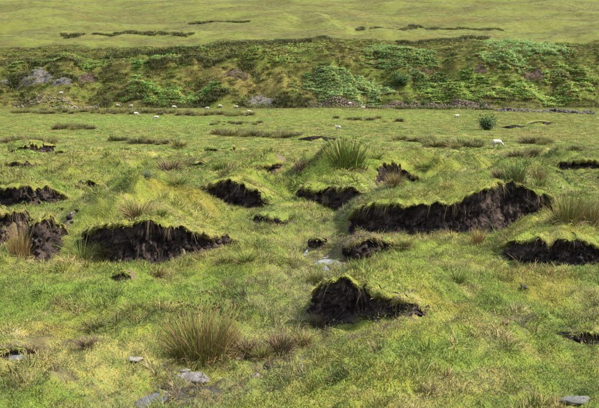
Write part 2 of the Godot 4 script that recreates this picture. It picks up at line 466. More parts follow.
# ------------------------------------------------------------------ colour of the ground cover
func make_patches() -> void:
	# pixel centre, radii, colour (linear), strength
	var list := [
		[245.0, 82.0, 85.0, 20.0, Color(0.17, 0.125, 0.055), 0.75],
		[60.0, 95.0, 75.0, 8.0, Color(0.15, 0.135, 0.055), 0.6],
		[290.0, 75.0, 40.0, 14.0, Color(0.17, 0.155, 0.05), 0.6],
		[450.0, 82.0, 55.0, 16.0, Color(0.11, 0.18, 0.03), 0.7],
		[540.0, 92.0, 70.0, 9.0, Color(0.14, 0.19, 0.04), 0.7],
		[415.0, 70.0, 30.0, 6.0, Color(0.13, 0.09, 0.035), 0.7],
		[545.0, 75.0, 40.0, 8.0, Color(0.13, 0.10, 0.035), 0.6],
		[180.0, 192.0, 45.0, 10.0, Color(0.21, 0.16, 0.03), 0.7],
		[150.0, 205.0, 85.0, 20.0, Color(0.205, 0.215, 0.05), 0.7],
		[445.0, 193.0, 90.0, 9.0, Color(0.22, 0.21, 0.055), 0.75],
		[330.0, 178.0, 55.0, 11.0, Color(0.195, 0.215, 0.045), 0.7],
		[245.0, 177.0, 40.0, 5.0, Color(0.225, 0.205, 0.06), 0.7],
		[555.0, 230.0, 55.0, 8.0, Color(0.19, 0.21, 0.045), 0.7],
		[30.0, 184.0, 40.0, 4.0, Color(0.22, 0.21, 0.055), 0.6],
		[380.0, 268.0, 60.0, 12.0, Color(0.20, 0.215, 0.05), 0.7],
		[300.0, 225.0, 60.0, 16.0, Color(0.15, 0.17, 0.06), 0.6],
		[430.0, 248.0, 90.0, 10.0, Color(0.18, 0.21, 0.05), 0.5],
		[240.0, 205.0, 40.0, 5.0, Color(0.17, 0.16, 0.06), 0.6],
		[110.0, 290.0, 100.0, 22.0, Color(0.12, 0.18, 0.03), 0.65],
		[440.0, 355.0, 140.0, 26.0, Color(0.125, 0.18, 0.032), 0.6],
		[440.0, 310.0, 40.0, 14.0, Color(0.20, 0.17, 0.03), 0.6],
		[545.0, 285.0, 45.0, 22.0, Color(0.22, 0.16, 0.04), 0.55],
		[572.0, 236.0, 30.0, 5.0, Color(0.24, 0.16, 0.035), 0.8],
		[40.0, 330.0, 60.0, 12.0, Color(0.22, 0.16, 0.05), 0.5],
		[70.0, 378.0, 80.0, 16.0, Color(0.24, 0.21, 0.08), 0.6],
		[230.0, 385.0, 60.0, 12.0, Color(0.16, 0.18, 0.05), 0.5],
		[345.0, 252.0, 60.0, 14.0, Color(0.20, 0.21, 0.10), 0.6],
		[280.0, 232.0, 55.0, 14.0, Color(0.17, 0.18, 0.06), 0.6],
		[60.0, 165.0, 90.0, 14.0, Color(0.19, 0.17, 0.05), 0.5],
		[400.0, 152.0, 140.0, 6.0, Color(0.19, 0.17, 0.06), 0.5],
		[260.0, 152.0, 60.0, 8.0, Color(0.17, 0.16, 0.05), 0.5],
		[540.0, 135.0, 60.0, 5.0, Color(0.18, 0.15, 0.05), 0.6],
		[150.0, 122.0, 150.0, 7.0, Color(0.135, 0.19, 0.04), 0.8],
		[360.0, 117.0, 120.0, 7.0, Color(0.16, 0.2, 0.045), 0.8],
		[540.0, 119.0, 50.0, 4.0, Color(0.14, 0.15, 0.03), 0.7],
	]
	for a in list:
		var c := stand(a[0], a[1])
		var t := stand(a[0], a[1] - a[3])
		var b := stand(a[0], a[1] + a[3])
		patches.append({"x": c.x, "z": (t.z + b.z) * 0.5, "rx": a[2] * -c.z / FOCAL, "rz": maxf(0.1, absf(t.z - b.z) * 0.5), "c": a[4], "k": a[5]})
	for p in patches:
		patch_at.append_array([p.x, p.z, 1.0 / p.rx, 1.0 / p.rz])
	for a in [[196.0, 380.0, 52.0, 13.0], [365.0, 328.0, 44.0, 6.0], [520.0, 323.0, 30.0, 6.0], [286.0, 352.0, 32.0, 7.0], [70.0, 341.0, 20.0, 4.0], [338.0, 252.0, 40.0, 8.0], [50.0, 373.0, 30.0, 4.0], [512.0, 392.0, 26.0, 5.0], [400.0, 316.0, 20.0, 4.0], [230.0, 215.0, 18.0, 4.0], [28.0, 346.0, 22.0, 6.0]]:
		var c := hit(a[0], a[1])
		var t := hit(a[0], a[1] - a[3])
		var b := hit(a[0], a[1] + a[3])
		muds.append([c.x, (t.z + b.z) * 0.5, FOCAL / (a[2] * -c.z), 2.0 / maxf(0.1, absf(t.z - b.z))])
	# pale trodden lines over the upper hill
	for a in [[[286, 14], [292, 18], [297, 23]], [[322, 14], [334, 22], [346, 27], [354, 34]]]:
		var l := PackedVector2Array()
		for q in a:
			var p := hit(q[0], q[1])
			l.append(Vector2(p.x, p.z))
		tracks.append(l)

func cover_color(x: float, z: float) -> Color:
	var s := -z
	var a := n_patch.get_noise_2d(x, z)
	var b := n_patch2.get_noise_2d(x, z)
	var far := sstep(205.0, 229.0, s)
	var green := Color(0.118, 0.16, 0.03)
	var yellow := Color(0.182, 0.187, 0.042)
	var straw := Color(0.25, 0.205, 0.11)
	var dark := Color(0.075, 0.09, 0.032)
	var c := green.lerp(yellow, sstep(-0.22, 0.42, b + a * 0.4))
	c = c.lerp(straw, 0.6 * sstep(0.1, 0.5, a + 0.3 * n_patch2.get_noise_2d(x + 300.0, z)))
	c = c.lerp(dark, 0.75 * sstep(0.08, 0.42, -a - 0.2 * b))
	if s < 215.0:
		var e := n_lump.get_noise_2d(x * (0.9 if s < 40.0 else 0.3) + 60.0, z * (0.9 if s < 40.0 else 0.3))
		c = c.lerp(Color(0.13, 0.095, 0.045), 0.6 * sstep(0.22, 0.5, e))
		c = c.lerp(Color(0.08, 0.11, 0.03), 0.55 * sstep(0.18, 0.45, -e))
	if far > 0.0:
		var f := n_patch2.get_noise_2d(x * 0.22, z * 0.5 + 500.0)
		var e := n_patch2.get_noise_2d(x * 0.5, z * 1.1 - 200.0)
		var olive := Color(0.105, 0.106, 0.03)
		var tawny := Color(0.122, 0.1, 0.038)
		var mossy := Color(0.098, 0.118, 0.028)
		var h := olive.lerp(tawny, sstep(-0.15, 0.25, f)).lerp(mossy, sstep(-0.05, 0.3, e))
		h = h.lerp(Color(0.065, 0.062, 0.025), 0.75 * sstep(0.1, 0.38, -e - f * 0.3))
		var band := n_broad.get_noise_2d(x * 0.35 + 70.0, z * 1.0)
		if s > 255.0:
			h = h.lerp(Color(0.125, 0.128, 0.034), 0.75 * sstep(0.02, 0.3, band)).lerp(Color(0.085, 0.075, 0.03), 0.7 * sstep(0.05, 0.32, -band))
		c = c.lerp(h, far)
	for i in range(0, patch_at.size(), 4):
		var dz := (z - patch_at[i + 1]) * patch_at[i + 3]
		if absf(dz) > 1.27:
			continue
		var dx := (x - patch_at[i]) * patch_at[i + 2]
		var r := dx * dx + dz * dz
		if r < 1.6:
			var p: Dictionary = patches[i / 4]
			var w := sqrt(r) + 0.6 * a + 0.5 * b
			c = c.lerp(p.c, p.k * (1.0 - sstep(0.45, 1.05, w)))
	g_bare = 0.0
	if s < 26.0 and s > 7.0 and channel.size():
		var q := Vector2(x, z)
		var near := 1e9
		for i in channel.size() - 1:
			near = minf(near, q.distance_squared_to(Geometry2D.get_closest_point_to_segment(q, channel[i], channel[i + 1])))
		if near < 1.4:
			var wet := 1.0 - sstep(0.25, 0.85, sqrt(near) + 0.9 * n_lump.get_noise_2d(x * 0.9, z * 0.9))
			c = c.lerp(Color(0.155, 0.16, 0.075), 0.7 * wet)
			g_bare = wet * sstep(0.08, 0.3, n_lump.get_noise_2d(x * 2.1 + 9.0, z * 2.1))
			c = c.lerp(Color(0.095, 0.078, 0.055), 0.8 * g_bare)
	if s < 30.0:
		for m in muds:
			var dx: float = (x - m[0]) * m[2]
			var dz: float = (z - m[1]) * m[3]
			var r := dx * dx + dz * dz
			if r < 2.0:
				g_bare = maxf(g_bare, 1.0 - sstep(0.55, 0.95, sqrt(r) + 0.9 * n_lump.get_noise_2d(x * 1.7, z * 1.7) + 0.3 * n_fine.get_noise_2d(x, z)))
		if g_bare > 0.0:
			c = c.lerp(Color(0.075, 0.058, 0.04).lerp(Color(0.14, 0.115, 0.08), 0.5 + n_fine.get_noise_2d(x * 0.6, z * 0.6)), g_bare)
	if s > 252.0:
		for l in tracks:
			for i in l.size() - 1:
				var q := Geometry2D.get_closest_point_to_segment(Vector2(x, z), l[i], l[i + 1])
				var d := q.distance_to(Vector2(x, z)) + a * 3.0
				if d < 3.0:
					c = c.lerp(Color(0.175, 0.18, 0.05), 0.75 * (1.0 - sstep(0.1, 2.0, d)))
	return c

# ------------------------------------------------------------------ materials
func grain(seed_value: int, freq: float, lo: float, octaves := 4, size := 512) -> ImageTexture:
	var n := noise(seed_value, freq, octaves)
	var img := n.get_seamless_image(size, size)
	img.convert(Image.FORMAT_RGB8)
	for y in size:
		for x in size:
			var v := img.get_pixel(x, y).r
			var w := lo + (1.0 - lo) * v
			img.set_pixel(x, y, Color(w, w, w))
	return ImageTexture.create_from_image(img)

# fine mottling of moss, leaf and dead blade, a tint close to white
func sward_texture() -> ImageTexture:
	var a := noise(31, 0.03, 4).get_seamless_image(512, 512)
	var b := noise(38, 0.11, 3).get_seamless_image(512, 512)
	var img := Image.create(512, 512, false, Image.FORMAT_RGB8)
	for y in 512:
		for x in 512:
			var u := a.get_pixel(x, y).r
			var w := b.get_pixel(x, y).r
			var c := Color(1.0, 0.98, 0.8).lerp(Color(0.8, 0.93, 0.8), sstep(0.35, 0.7, u))
			c = c.lerp(Color(0.95, 0.75, 0.75), 0.6 * sstep(0.62, 0.85, w))
			c = c * (0.74 + 0.26 * sstep(0.2, 0.6, w))
			img.set_pixel(x, y, Color(c.r, c.g, c.b))
	return ImageTexture.create_from_image(img)

func mat(called: String, tinted: bool, rough: float, color := Color.WHITE, back := 0.0) -> StandardMaterial3D:
	var m := StandardMaterial3D.new()
	m.resource_name = called
	m.albedo_color = color.linear_to_srgb()
	m.vertex_color_use_as_albedo = tinted
	m.roughness = rough
	m.metallic_specular = 0.25
	m.cull_mode = BaseMaterial3D.CULL_DISABLED
	if back > 0.0:
		m.backlight_enabled = true
		m.backlight = Color(back, back, back)
	mats[called] = m
	return m

func make_materials() -> void:
	var third := Color(1.0 / TINT, 1.0 / TINT, 1.0 / TINT)
	var turf := mat("turf", true, 0.95, third)
	var t1 := sward_texture()
	turf.albedo_texture = t1
	turf.uv1_triplanar = true
	turf.uv1_world_triplanar = true
	turf.uv1_scale = Vector3(1.1, 1.1, 1.1)
	turf.heightmap_enabled = true
	turf.heightmap_texture = grain(32, 0.05, 0.0)
	turf.heightmap_scale = 3.0
	var far := mat("far_turf", true, 0.95, third)
	far.albedo_texture = t1
	far.uv1_triplanar = true
	far.uv1_world_triplanar = true
	far.uv1_scale = Vector3(0.13, 0.13, 0.13)
	var peat := mat("peat", true, 0.85, third)
	peat.albedo_texture = grain(33, 0.05, 0.35)
	peat.uv1_triplanar = true
	peat.uv1_world_triplanar = true
	peat.uv1_scale = Vector3(2.3, 2.3, 2.3)
	peat.heightmap_enabled = true
	peat.heightmap_texture = grain(34, 0.09, 0.0)
	peat.heightmap_scale = 4.0
	mat("blade", true, 0.7, Color.WHITE, 0.45)
	mat("stem", true, 0.65, Color.WHITE, 0.25)
	mat("leaf", true, 0.6, Color.WHITE, 0.5)
	var stone := mat("stone", true, 0.85)
	stone.albedo_texture = grain(35, 0.05, 0.5)
	stone.uv1_triplanar = true
	stone.uv1_scale = Vector3(3, 3, 3)
	mat("wool", true, 0.95)
	mat("twig", false, 0.9, Color(0.06, 0.045, 0.03))
	var w := StandardMaterial3D.new()
	w.resource_name = "bog_water"
	w.albedo_color = Color(0.035, 0.03, 0.022).linear_to_srgb()
	w.roughness = 0.06
	w.metallic_specular = 0.5
	var wn := noise(36, 0.02, 2)
	var wimg := wn.get_seamless_image(256, 256)
	wimg.convert(Image.FORMAT_RGB8)
	w.heightmap_enabled = true
	w.heightmap_texture = ImageTexture.create_from_image(wimg)
	w.heightmap_scale = 0.3
	w.uv1_triplanar = true
	w.uv1_world_triplanar = true
	mats["water"] = w

# ------------------------------------------------------------------ mesh helpers
func mesh_of(v: PackedVector3Array, n: PackedVector3Array, c: PackedColorArray, idx: PackedInt32Array, m: Material) -> ArrayMesh:
	var arr := []
	arr.resize(Mesh.ARRAY_MAX)
	arr[Mesh.ARRAY_VERTEX] = v
	arr[Mesh.ARRAY_NORMAL] = n
	if c.size():
		arr[Mesh.ARRAY_COLOR] = c
	arr[Mesh.ARRAY_INDEX] = idx
	var am := ArrayMesh.new()
	am.add_surface_from_arrays(Mesh.PRIMITIVE_TRIANGLES, arr)
	am.surface_set_material(0, m)
	return am

func grid_mesh(v: PackedVector3Array, c: PackedColorArray, rows: int, cols: int, m: Material) -> ArrayMesh:
	var n := PackedVector3Array()
	n.resize(v.size())
	var idx := PackedInt32Array()
	idx.resize((rows - 1) * (cols - 1) * 6)
	var k := 0
	for r in rows:
		var r0 := maxi(r - 1, 0) * cols
		var r1 := mini(r + 1, rows - 1) * cols
		for q in cols:
			var q0 := maxi(q - 1, 0)
			var q1 := mini(q + 1, cols - 1)
			var i := r * cols + q
			n[i] = (v[r * cols + q1] - v[r * cols + q0]).cross(v[r1 + q] - v[r0 + q]).normalized()
			if r < rows - 1 and q < cols - 1:
				idx[k] = i
				idx[k + 1] = i + cols
				idx[k + 2] = i + 1
				idx[k + 3] = i + 1
				idx[k + 4] = i + cols
				idx[k + 5] = i + cols + 1
				k += 6
	return mesh_of(v, n, c, idx, m)

func numbered(called: String) -> String:
	if not used.has(called):
		used[called] = 0
		return called
	used[called] += 1
	return "%s_%03d" % [called, used[called]]

func tag(o: Node3D, label: String, category: String, group := "", kind := "") -> void:
	o.set_meta("label", label)
	o.set_meta("category", category)
	if group != "":
		o.set_meta("group", group)
	if kind != "":
		o.set_meta("kind", kind)

func inst(called: String, m: Mesh, parent: Node = null) -> MeshInstance3D:
	var o := MeshInstance3D.new()
	o.mesh = m
	if parent == null:
		o.name = numbered(called)
		add_child(o)
	else:
		o.name = called
		parent.add_child(o, true)
	return o

func root_node(called: String, at: Vector3, turn := 0.0) -> Node3D:
	var o := Node3D.new()
	o.name = numbered(called)
	o.position = at
	o.rotation.y = turn
	add_child(o)
	return o

func x3(c: Color) -> Color:
	return Color(minf(c.r * TINT, 1.0), minf(c.g * TINT, 1.0), minf(c.b * TINT, 1.0))

# ------------------------------------------------------------------ ground
func make_ground() -> void:
	var ang := PackedFloat32Array()
	var a := -0.42
	while a < 0.4201:
		ang.append(a)
		a += 0.0029
	var side := []
	var st := 0.006
	a = 0.42
	while a < PI - 0.02:
		a = minf(a + st, PI)
		st *= 1.25
		side.append(a)
	if side[side.size() - 1] < PI:
		side[side.size() - 1] = PI
	var all := PackedFloat32Array()
	for i in range(side.size() - 1, -1, -1):
		all.append(-side[i])
	all.append_array(ang)
	for q in side:
		all.append(q)
	var rad := PackedFloat32Array([0.02, 0.8, 1.8, 3.0, 4.0, 5.0, 5.8, 6.4])
	var r := 6.8
	while r < 46.0:
		rad.append(r)
		r *= 1.0048
	var mid := PackedFloat32Array([rad[rad.size() - 1]])
	while r < 220.0:
		mid.append(r)
		r *= 1.009
	var far := PackedFloat32Array([mid[mid.size() - 1]])
	r = far[0] + 0.4
	while r < 272.0:
		far.append(r)
		r += 0.42
	while r < 490.0:
		far.append(r)
		r *= 1.007
	while r < 1500.0:
		far.append(r)
		r *= 1.06
	col0 = all.find(ang[0])
	var g := inst("moor_ground", sheet(rad, all, mats["turf"]))
	g.set_meta("kind", "structure")
	var m := inst("pasture_ground", sheet(mid, all, mats["far_turf"]))
	m.set_meta("kind", "structure")
	var h := inst("hillside", sheet(far, all, mats["far_turf"]))
	h.set_meta("kind", "structure")

func sheet(rad: PackedFloat32Array, ang: PackedFloat32Array, m: Material) -> ArrayMesh:
	var v := PackedVector3Array()
	var c := PackedColorArray()
	v.resize(rad.size() * ang.size())
	c.resize(v.size())
	var own := PackedColorArray()
	own.resize(v.size())
	var k := 0
	for r in rad:
		for a in ang:
			var x := r * sin(a)
			var z := -r * cos(a)
			var y := ground_h(x, z) if z < -4.0 else base_h(x, z)
			v[k] = Vector3(x, y, z)
			var col := cover_color(x, z)
			own[k] = Color(col.r, col.g, col.b, 0.0 if g_peat > 0.5 else (0.5 if g_bare > 0.4 else 1.0))
			if g_peat > 0.5:
				col = Color(0.15, 0.108, 0.098)
			else:
				col = col.lerp(Color(0.12, 0.10, 0.04), 0.12)
			c[k] = x3(col)
			k += 1
	sheets.append([rad, v, own, ang.size()])
	return grid_mesh(v, c, rad.size(), ang.size(), m)

# height, slope and cover of the finished ground, read from its sheet
func sample(x: float, z: float) -> bool:
	var r := sqrt(x * x + z * z)
	var a := atan2(x, -z)
	var sh: Array = sheets[0]
	var rad: PackedFloat32Array = sh[0]
	if r >= rad[rad.size() - 1]:
		sh = sheets[1]
		rad = sh[0]
		if r >= rad[rad.size() - 1]:
			sh = sheets[2]
			rad = sh[0]
	var i := rad.bsearch(r) - 1
	var u := (a + 0.42) / 0.0029
	var j := int(u)
	if i < 0 or i > rad.size() - 2 or j < 0 or j > 288:
		return false
	u -= j
	var cols: int = sh[3]
	var v: PackedVector3Array = sh[1]
	var k := i * cols + col0 + j
	var t := (r - rad[i]) / (rad[i + 1] - rad[i])
	var y00 := v[k].y
	var y01 := v[k + 1].y
	var y10 := v[k + cols].y
	var y11 := v[k + cols + 1].y
	var near := lerpf(y00, y01, u)
	var away := lerpf(y10, y11, u)
	g_y = lerpf(near, away, t)
	var gr := (away - near) / (rad[i + 1] - rad[i])
	var gt := (lerpf(y01, y11, t) - lerpf(y00, y10, t)) / (0.0029 * r)
	g_sx = gr * sin(a) + gt * cos(a)
	g_sz = -gr * cos(a) + gt * sin(a)
	var own: PackedColorArray = sh[2]
	g_col = own[k]
	return true

func make_water() -> void:
	for p in pools:
		var v := PackedVector3Array()
		var n := PackedVector3Array()
		var idx := PackedInt32Array()
		v.append(Vector3(p.x, p.y + 0.004, p.z))
		n.append(Vector3.UP)
		for i in 40:
			var a := TAU * i / 40.0
			var k := 1.15 + 0.12 * sin(a * 3.0 + p.x)
			v.append(Vector3(p.x + cos(a) * p.rx * k, p.y + 0.004, p.z + sin(a) * p.rz * k))
			n.append(Vector3.UP)
			idx.append_array([0, i + 1, (i + 1) % 40 + 1])
		var o := inst("bog_water", mesh_of(v, n, PackedColorArray(), idx, mats["water"]))
		o.set_meta("kind", "structure")

# ------------------------------------------------------------------ peat banks
# a bare scar: broken soil that breaks through the turf of the slope
func build_scar(h: Dictionary) -> void:
	var pts: PackedVector3Array = h.pts
	var length := 0.0
	for i in pts.size() - 1:
		length += pts[i].distance_to(pts[i + 1])
	var cols := clampi(int(length / 0.28), 12, 90)
	var rows := 26
	var v := PackedVector3Array()
	var c := PackedColorArray()
	v.resize(rows * cols)
	c.resize(rows * cols)
	var origin := Vector3(h.mid.x, base_h(h.mid.x, h.mid.z), h.mid.z)
	var tones := [Color(0.16, 0.145, 0.14), Color(0.24, 0.225, 0.22), Color(0.31, 0.29, 0.28)] if h.kind == "clay" else [Color(0.07, 0.047, 0.032), Color(0.13, 0.09, 0.06), Color(0.21, 0.155, 0.115)]
	for i in cols:
		var f := float(i) / (cols - 1)
		var g := f * (pts.size() - 1)
		var i0 := mini(int(g), pts.size() - 2)
		var p := pts[i0].lerp(pts[i0 + 1], g - i0)
		# how far up the slope the scar's top lies
		var reach := 0.3
		var foot := base_h(p.x, p.z)
		while reach < 9.0 and base_h(p.x, p.z - reach) < foot + p.y:
			reach += 0.15
		for r in rows:
			var t := float(r) / (rows - 1)
			var x := p.x + 0.5 * n_crumb.get_noise_2d(p.z + t * 4.0, p.x)
			var z := p.z - reach * t
			var y := base_h(x, z)
			var edge := minf(minf(t, 1.0 - t) * 5.0, minf(f, 1.0 - f) * 6.0)
			edge = clampf(edge + 0.9 * n_crumb.get_noise_2d(x * 0.5, z * 0.5) - 0.1, -0.6, 1.0)
			var rough := n_crumb.get_noise_3d(x * 0.35, y * 0.35, z * 0.35) * 0.55 + n_crumb.get_noise_3d(x * 1.1, y * 0.6, z * 1.1) * 0.4 + absf(n_crumb.get_noise_2d(x * 1.6, 7.0)) * 0.35
			v[r * cols + i] = Vector3(x, y + 0.3 * edge + rough * maxf(edge, 0.0) * 0.8, z) - origin
			var m := n_crumb.get_noise_3d(x * 0.5, y * 1.2, z * 0.5)
			var m2 := n_crumb.get_noise_3d(x * 1.7, y * 1.0, z * 1.7)
			var col: Color = tones[0].lerp(tones[1], sstep(-0.25, 0.3, m + 0.3 * m2))
			c[r * cols + i] = x3(col.lerp(tones[2], 0.8 * sstep(0.1, 0.45, m2)))
	var o := inst("clay_scar" if h.kind == "clay" else "earth_scar", grid_mesh(v, c, rows, cols, mats["peat"]))
	o.position = origin
	tag(o, h.label, "scar", "bare scars on the far bank")

func build_hag(h: Dictionary) -> void:
	if h.kind != "peat":
		build_scar(h)
		return
	var pts: PackedVector3Array = h.pts
	var k: float = h.scale
	var dist: float = -h.mid.z
	var step := clampf(dist * 0.0013, 0.018, 0.4)
	# resample
	var line := []
	for i in pts.size() - 1:
		var a := pts[i]
		var b := pts[i + 1]
		var len := Vector2(b.x - a.x, b.z - a.z).length()
		var n := maxi(1, int(len / step))
		for j in n:
			line.append(a.lerp(b, float(j) / n))
	line.append(pts[pts.size() - 1])
	# smooth the line and its height
	for pass_no in 3:
		var copy := line.duplicate()
		for i in range(1, line.size() - 1):
			line[i] = (copy[i - 1] + copy[i] * 2.0 + copy[i + 1]) * 0.25
	var cols := line.size()
	var rows := 30
	var v := PackedVector3Array()
	var c := PackedColorArray()
	v.resize(cols * rows)
	c.resize(cols * rows)
	var lip := PackedVector3Array()
	var lipc := PackedColorArray()
	lip.resize(cols * 7)
	lipc.resize(cols * 7)
	var dark := Color(0.055, 0.039, 0.037)
	var mid := Color(0.185, 0.132, 0.118)
	var pale := Color(0.31, 0.24, 0.20)
	if h.kind == "clay":
		dark = Color(0.13, 0.115, 0.11)
		mid = Color(0.21, 0.195, 0.19)
		pale = Color(0.29, 0.27, 0.26)
	elif h.kind == "earth":
		dark = Color(0.09, 0.06, 0.04)
		mid = Color(0.16, 0.11, 0.07)
		pale = Color(0.24, 0.18, 0.13)
	var origin: Vector3 = Vector3(h.mid.x, base_h(h.mid.x, h.mid.z), h.mid.z)
	var tops := []
	for i in cols:
		var p: Vector3 = line[i]
		var q0: Vector3 = line[maxi(i - 1, 0)]
		var q1: Vector3 = line[mini(i + 1, cols - 1)]
		var back := Vector3(q1.z - q0.z, 0, -(q1.x - q0.x)).normalized()
		var foot := base_h(p.x, p.z)
		var hh := p.y * (0.98 + 0.10 * n_crumb.get_noise_2d(p.x * 2.0 / k, p.z * 2.0 / k + 90.0))
		var lift := sstep(0.0, 0.12 * k, hh)
		var under := 0.5 + 0.5 * n_crumb.get_noise_2d(p.x * 0.5 / k, p.z * 0.5 / k)
		for r in rows:
			var t := float(r) / (rows - 1)
			var fwd := hh * (0.26 * pow(1.0 - t, 2.5) - 0.16 * under * sin(PI * t))
			var sunk := 0.08 * k + 0.24 * hh
			var y := foot - sunk + t * (hh + sunk)
			var sx := p.x / k
			var sy := y / k
			var sz := p.z / k
			var e := n_crumb.get_noise_3d(sx * 1.6, sy * 1.6, sz * 1.6) * 0.14 + n_crumb.get_noise_3d(sx * 6.0, sy * 3.0, sz * 6.0) * 0.07
			e += absf(n_crumb.get_noise_3d(sx * 9.0, sy * 2.2 + 20.0, sz * 9.0)) * 0.13 + n_crumb.get_noise_3d(sx * 19.0, sy * 15.0, sz * 19.0) * 0.11
			if h.kind != "peat":
				e *= 0.45
			fwd += e * k * lift * sin(PI * clampf(0.12 + t * 0.88, 0.0, 1.0))
			var pos := Vector3(p.x, y, p.z) - back * fwd
			var j := r * cols + i
			v[j] = pos - origin
			var m1 := n_crumb.get_noise_3d(sx * 2.2, sy * 5.0, sz * 2.2)
			var m2 := 0.6 * n_crumb.get_noise_3d(sx * 7.0 + 50.0, sy * 4.0, sz * 7.0) + 0.7 * n_crumb.get_noise_3d(sx * 22.0, sy * 16.0, sz * 22.0)
			var col := dark.lerp(mid, sstep(-0.25, 0.35, m1 + 0.4 * m2))
			col = col.lerp(pale, 0.75 * sstep(0.12, 0.5, m2 + 0.3 * m1))
			c[j] = x3(col)
		# turf lip that rolls over the edge
		var tv := Vector3(p.x, foot + hh, p.z)
		var plate := tv + back * 0.36 * k
		var wave := n_crumb.get_noise_2d(p.x * 1.3 / k, p.z * 1.3 / k + 40.0)
		var jag := n_crumb.get_noise_2d(p.x * 6.0 / k, p.z * 6.0 / k + 10.0)
		var drop := minf(0.10 * k * clampf(0.7 + 1.3 * wave + 0.9 * jag, 0.15, 2.0), hh * 0.55)
		var outw := k * clampf(0.10 + 0.10 * wave + 0.08 * jag, 0.02, 0.22) * minf(1.0, hh * 4.0 / k)
		var turf := cover_color(plate.x, plate.z)
		var py := ground_h(plate.x, plate.z)
		var dry := turf.lerp(Color(0.20, 0.15, 0.075), clampf(0.6 + jag, 0.2, 0.9))
		var roots := Color(0.10, 0.075, 0.05)
		var prof := [[-0.03 * k, -drop], [outw * 0.8, -drop], [outw, -drop * 0.55], [outw * 0.72, -drop * 0.15], [outw * 0.15, 0.0], [-0.16 * k, 0.0], [-0.40 * k, 0.0]]
		for r in 7:
			var off: float = prof[r][0]
			var up: float = prof[r][1]
			var w := tv - back * off + Vector3(0, up * lift, 0)
			if r == 6:
				w.y = py - 0.025 * k
			elif r == 5:
				w.y = lerpf(tv.y, py, 0.55) + 0.004
			w += Vector3(0, n_fine.get_noise_2d(w.x / k, w.z / k + r * 0.3) * 0.025 * k * lift, 0)
			if lift < 0.9:
				w.y -= (1.0 - lift) * 0.06 * k
			lip[r * cols + i] = w - origin
			lipc[r * cols + i] = x3(roots if r == 0 else (dry if r < 3 else turf.lerp(dry, 0.3 if r == 3 else 0.0)))
		tops.append([tv - origin, back, hh, lift, drop, outw])
	var called := "peat_bank" if h.kind == "peat" else ("clay_scar" if h.kind == "clay" else "earth_scar")
	var o := root_node(called, origin)
	var g := "peat banks on the moor" if h.kind == "peat" else "bare scars on the far bank"
	tag(o, h.label, "peat bank" if h.kind == "peat" else "scar", g)
	# faces look towards the camera: reverse the row order so that the triangles wind that way
	inst("bare_face", grid_mesh(flip(v, rows, cols), flipc(c, rows, cols), rows, cols, mats["peat"]), o)
	if h.kind != "peat" or dist > 100.0:
		return
	inst("turf_lip", grid_mesh(flip(lip, 7, cols), flipc(lipc, 7, cols), 7, cols, mats["turf"]), o)
	if dist < 60.0:
		fringe(o, tops, k, h.kind, origin, v, rows)
	if dist < 30.0:
		clods(o, line, origin, k)

func flip(v: PackedVector3Array, rows: int, cols: int) -> PackedVector3Array:
	var out := PackedVector3Array()
	for r in range(rows - 1, -1, -1):
		out.append_array(v.slice(r * cols, (r + 1) * cols))
	return out

func flipc(v: PackedColorArray, rows: int, cols: int) -> PackedColorArray:
	var out := PackedColorArray()
	for r in range(rows - 1, -1, -1):
		out.append_array(v.slice(r * cols, (r + 1) * cols))
	return out

# one blade: a bent ribbon that tapers to a point
func blade(v: PackedVector3Array, n: PackedVector3Array, c: PackedColorArray, idx: PackedInt32Array, p: Vector3, dir: Vector3, bend: Vector3, length: float, width: float, col: Color, segs := 3, up_mix := 0.6) -> void:
	var side := dir.cross(Vector3(rng.randf_range(-1, 1), 0.15, rng.randf_range(-1, 1))).normalized() * width * 0.5
	if side.cross(dir).y < 0.0:
		side = -side
	var i0 := v.size()
	for k in segs + 1:
		var t := float(k) / segs
		var q := p + dir * length * t + bend * length * t * t
		var w := 1.0 - 0.85 * t * t
		var tan := (dir + bend * 2.0 * t).normalized()
		var nn := side.cross(tan).normalized()
		nn = nn.lerp(Vector3.UP, up_mix).normalized()
		if k == segs:
			v.append(q)
			n.append(nn)
			c.append(col)
		else:
			v.append(q - side * w)
			v.append(q + side * w)
			n.append(nn)
			n.append(nn)
			c.append(col)
			c.append(col)
	for k in segs:
		var a := i0 + k * 2
		if k == segs - 1:
			idx.append_array([a, a + 2, a + 1])
		else:
			idx.append_array([a, a + 2, a + 1, a + 1, a + 2, a + 3])

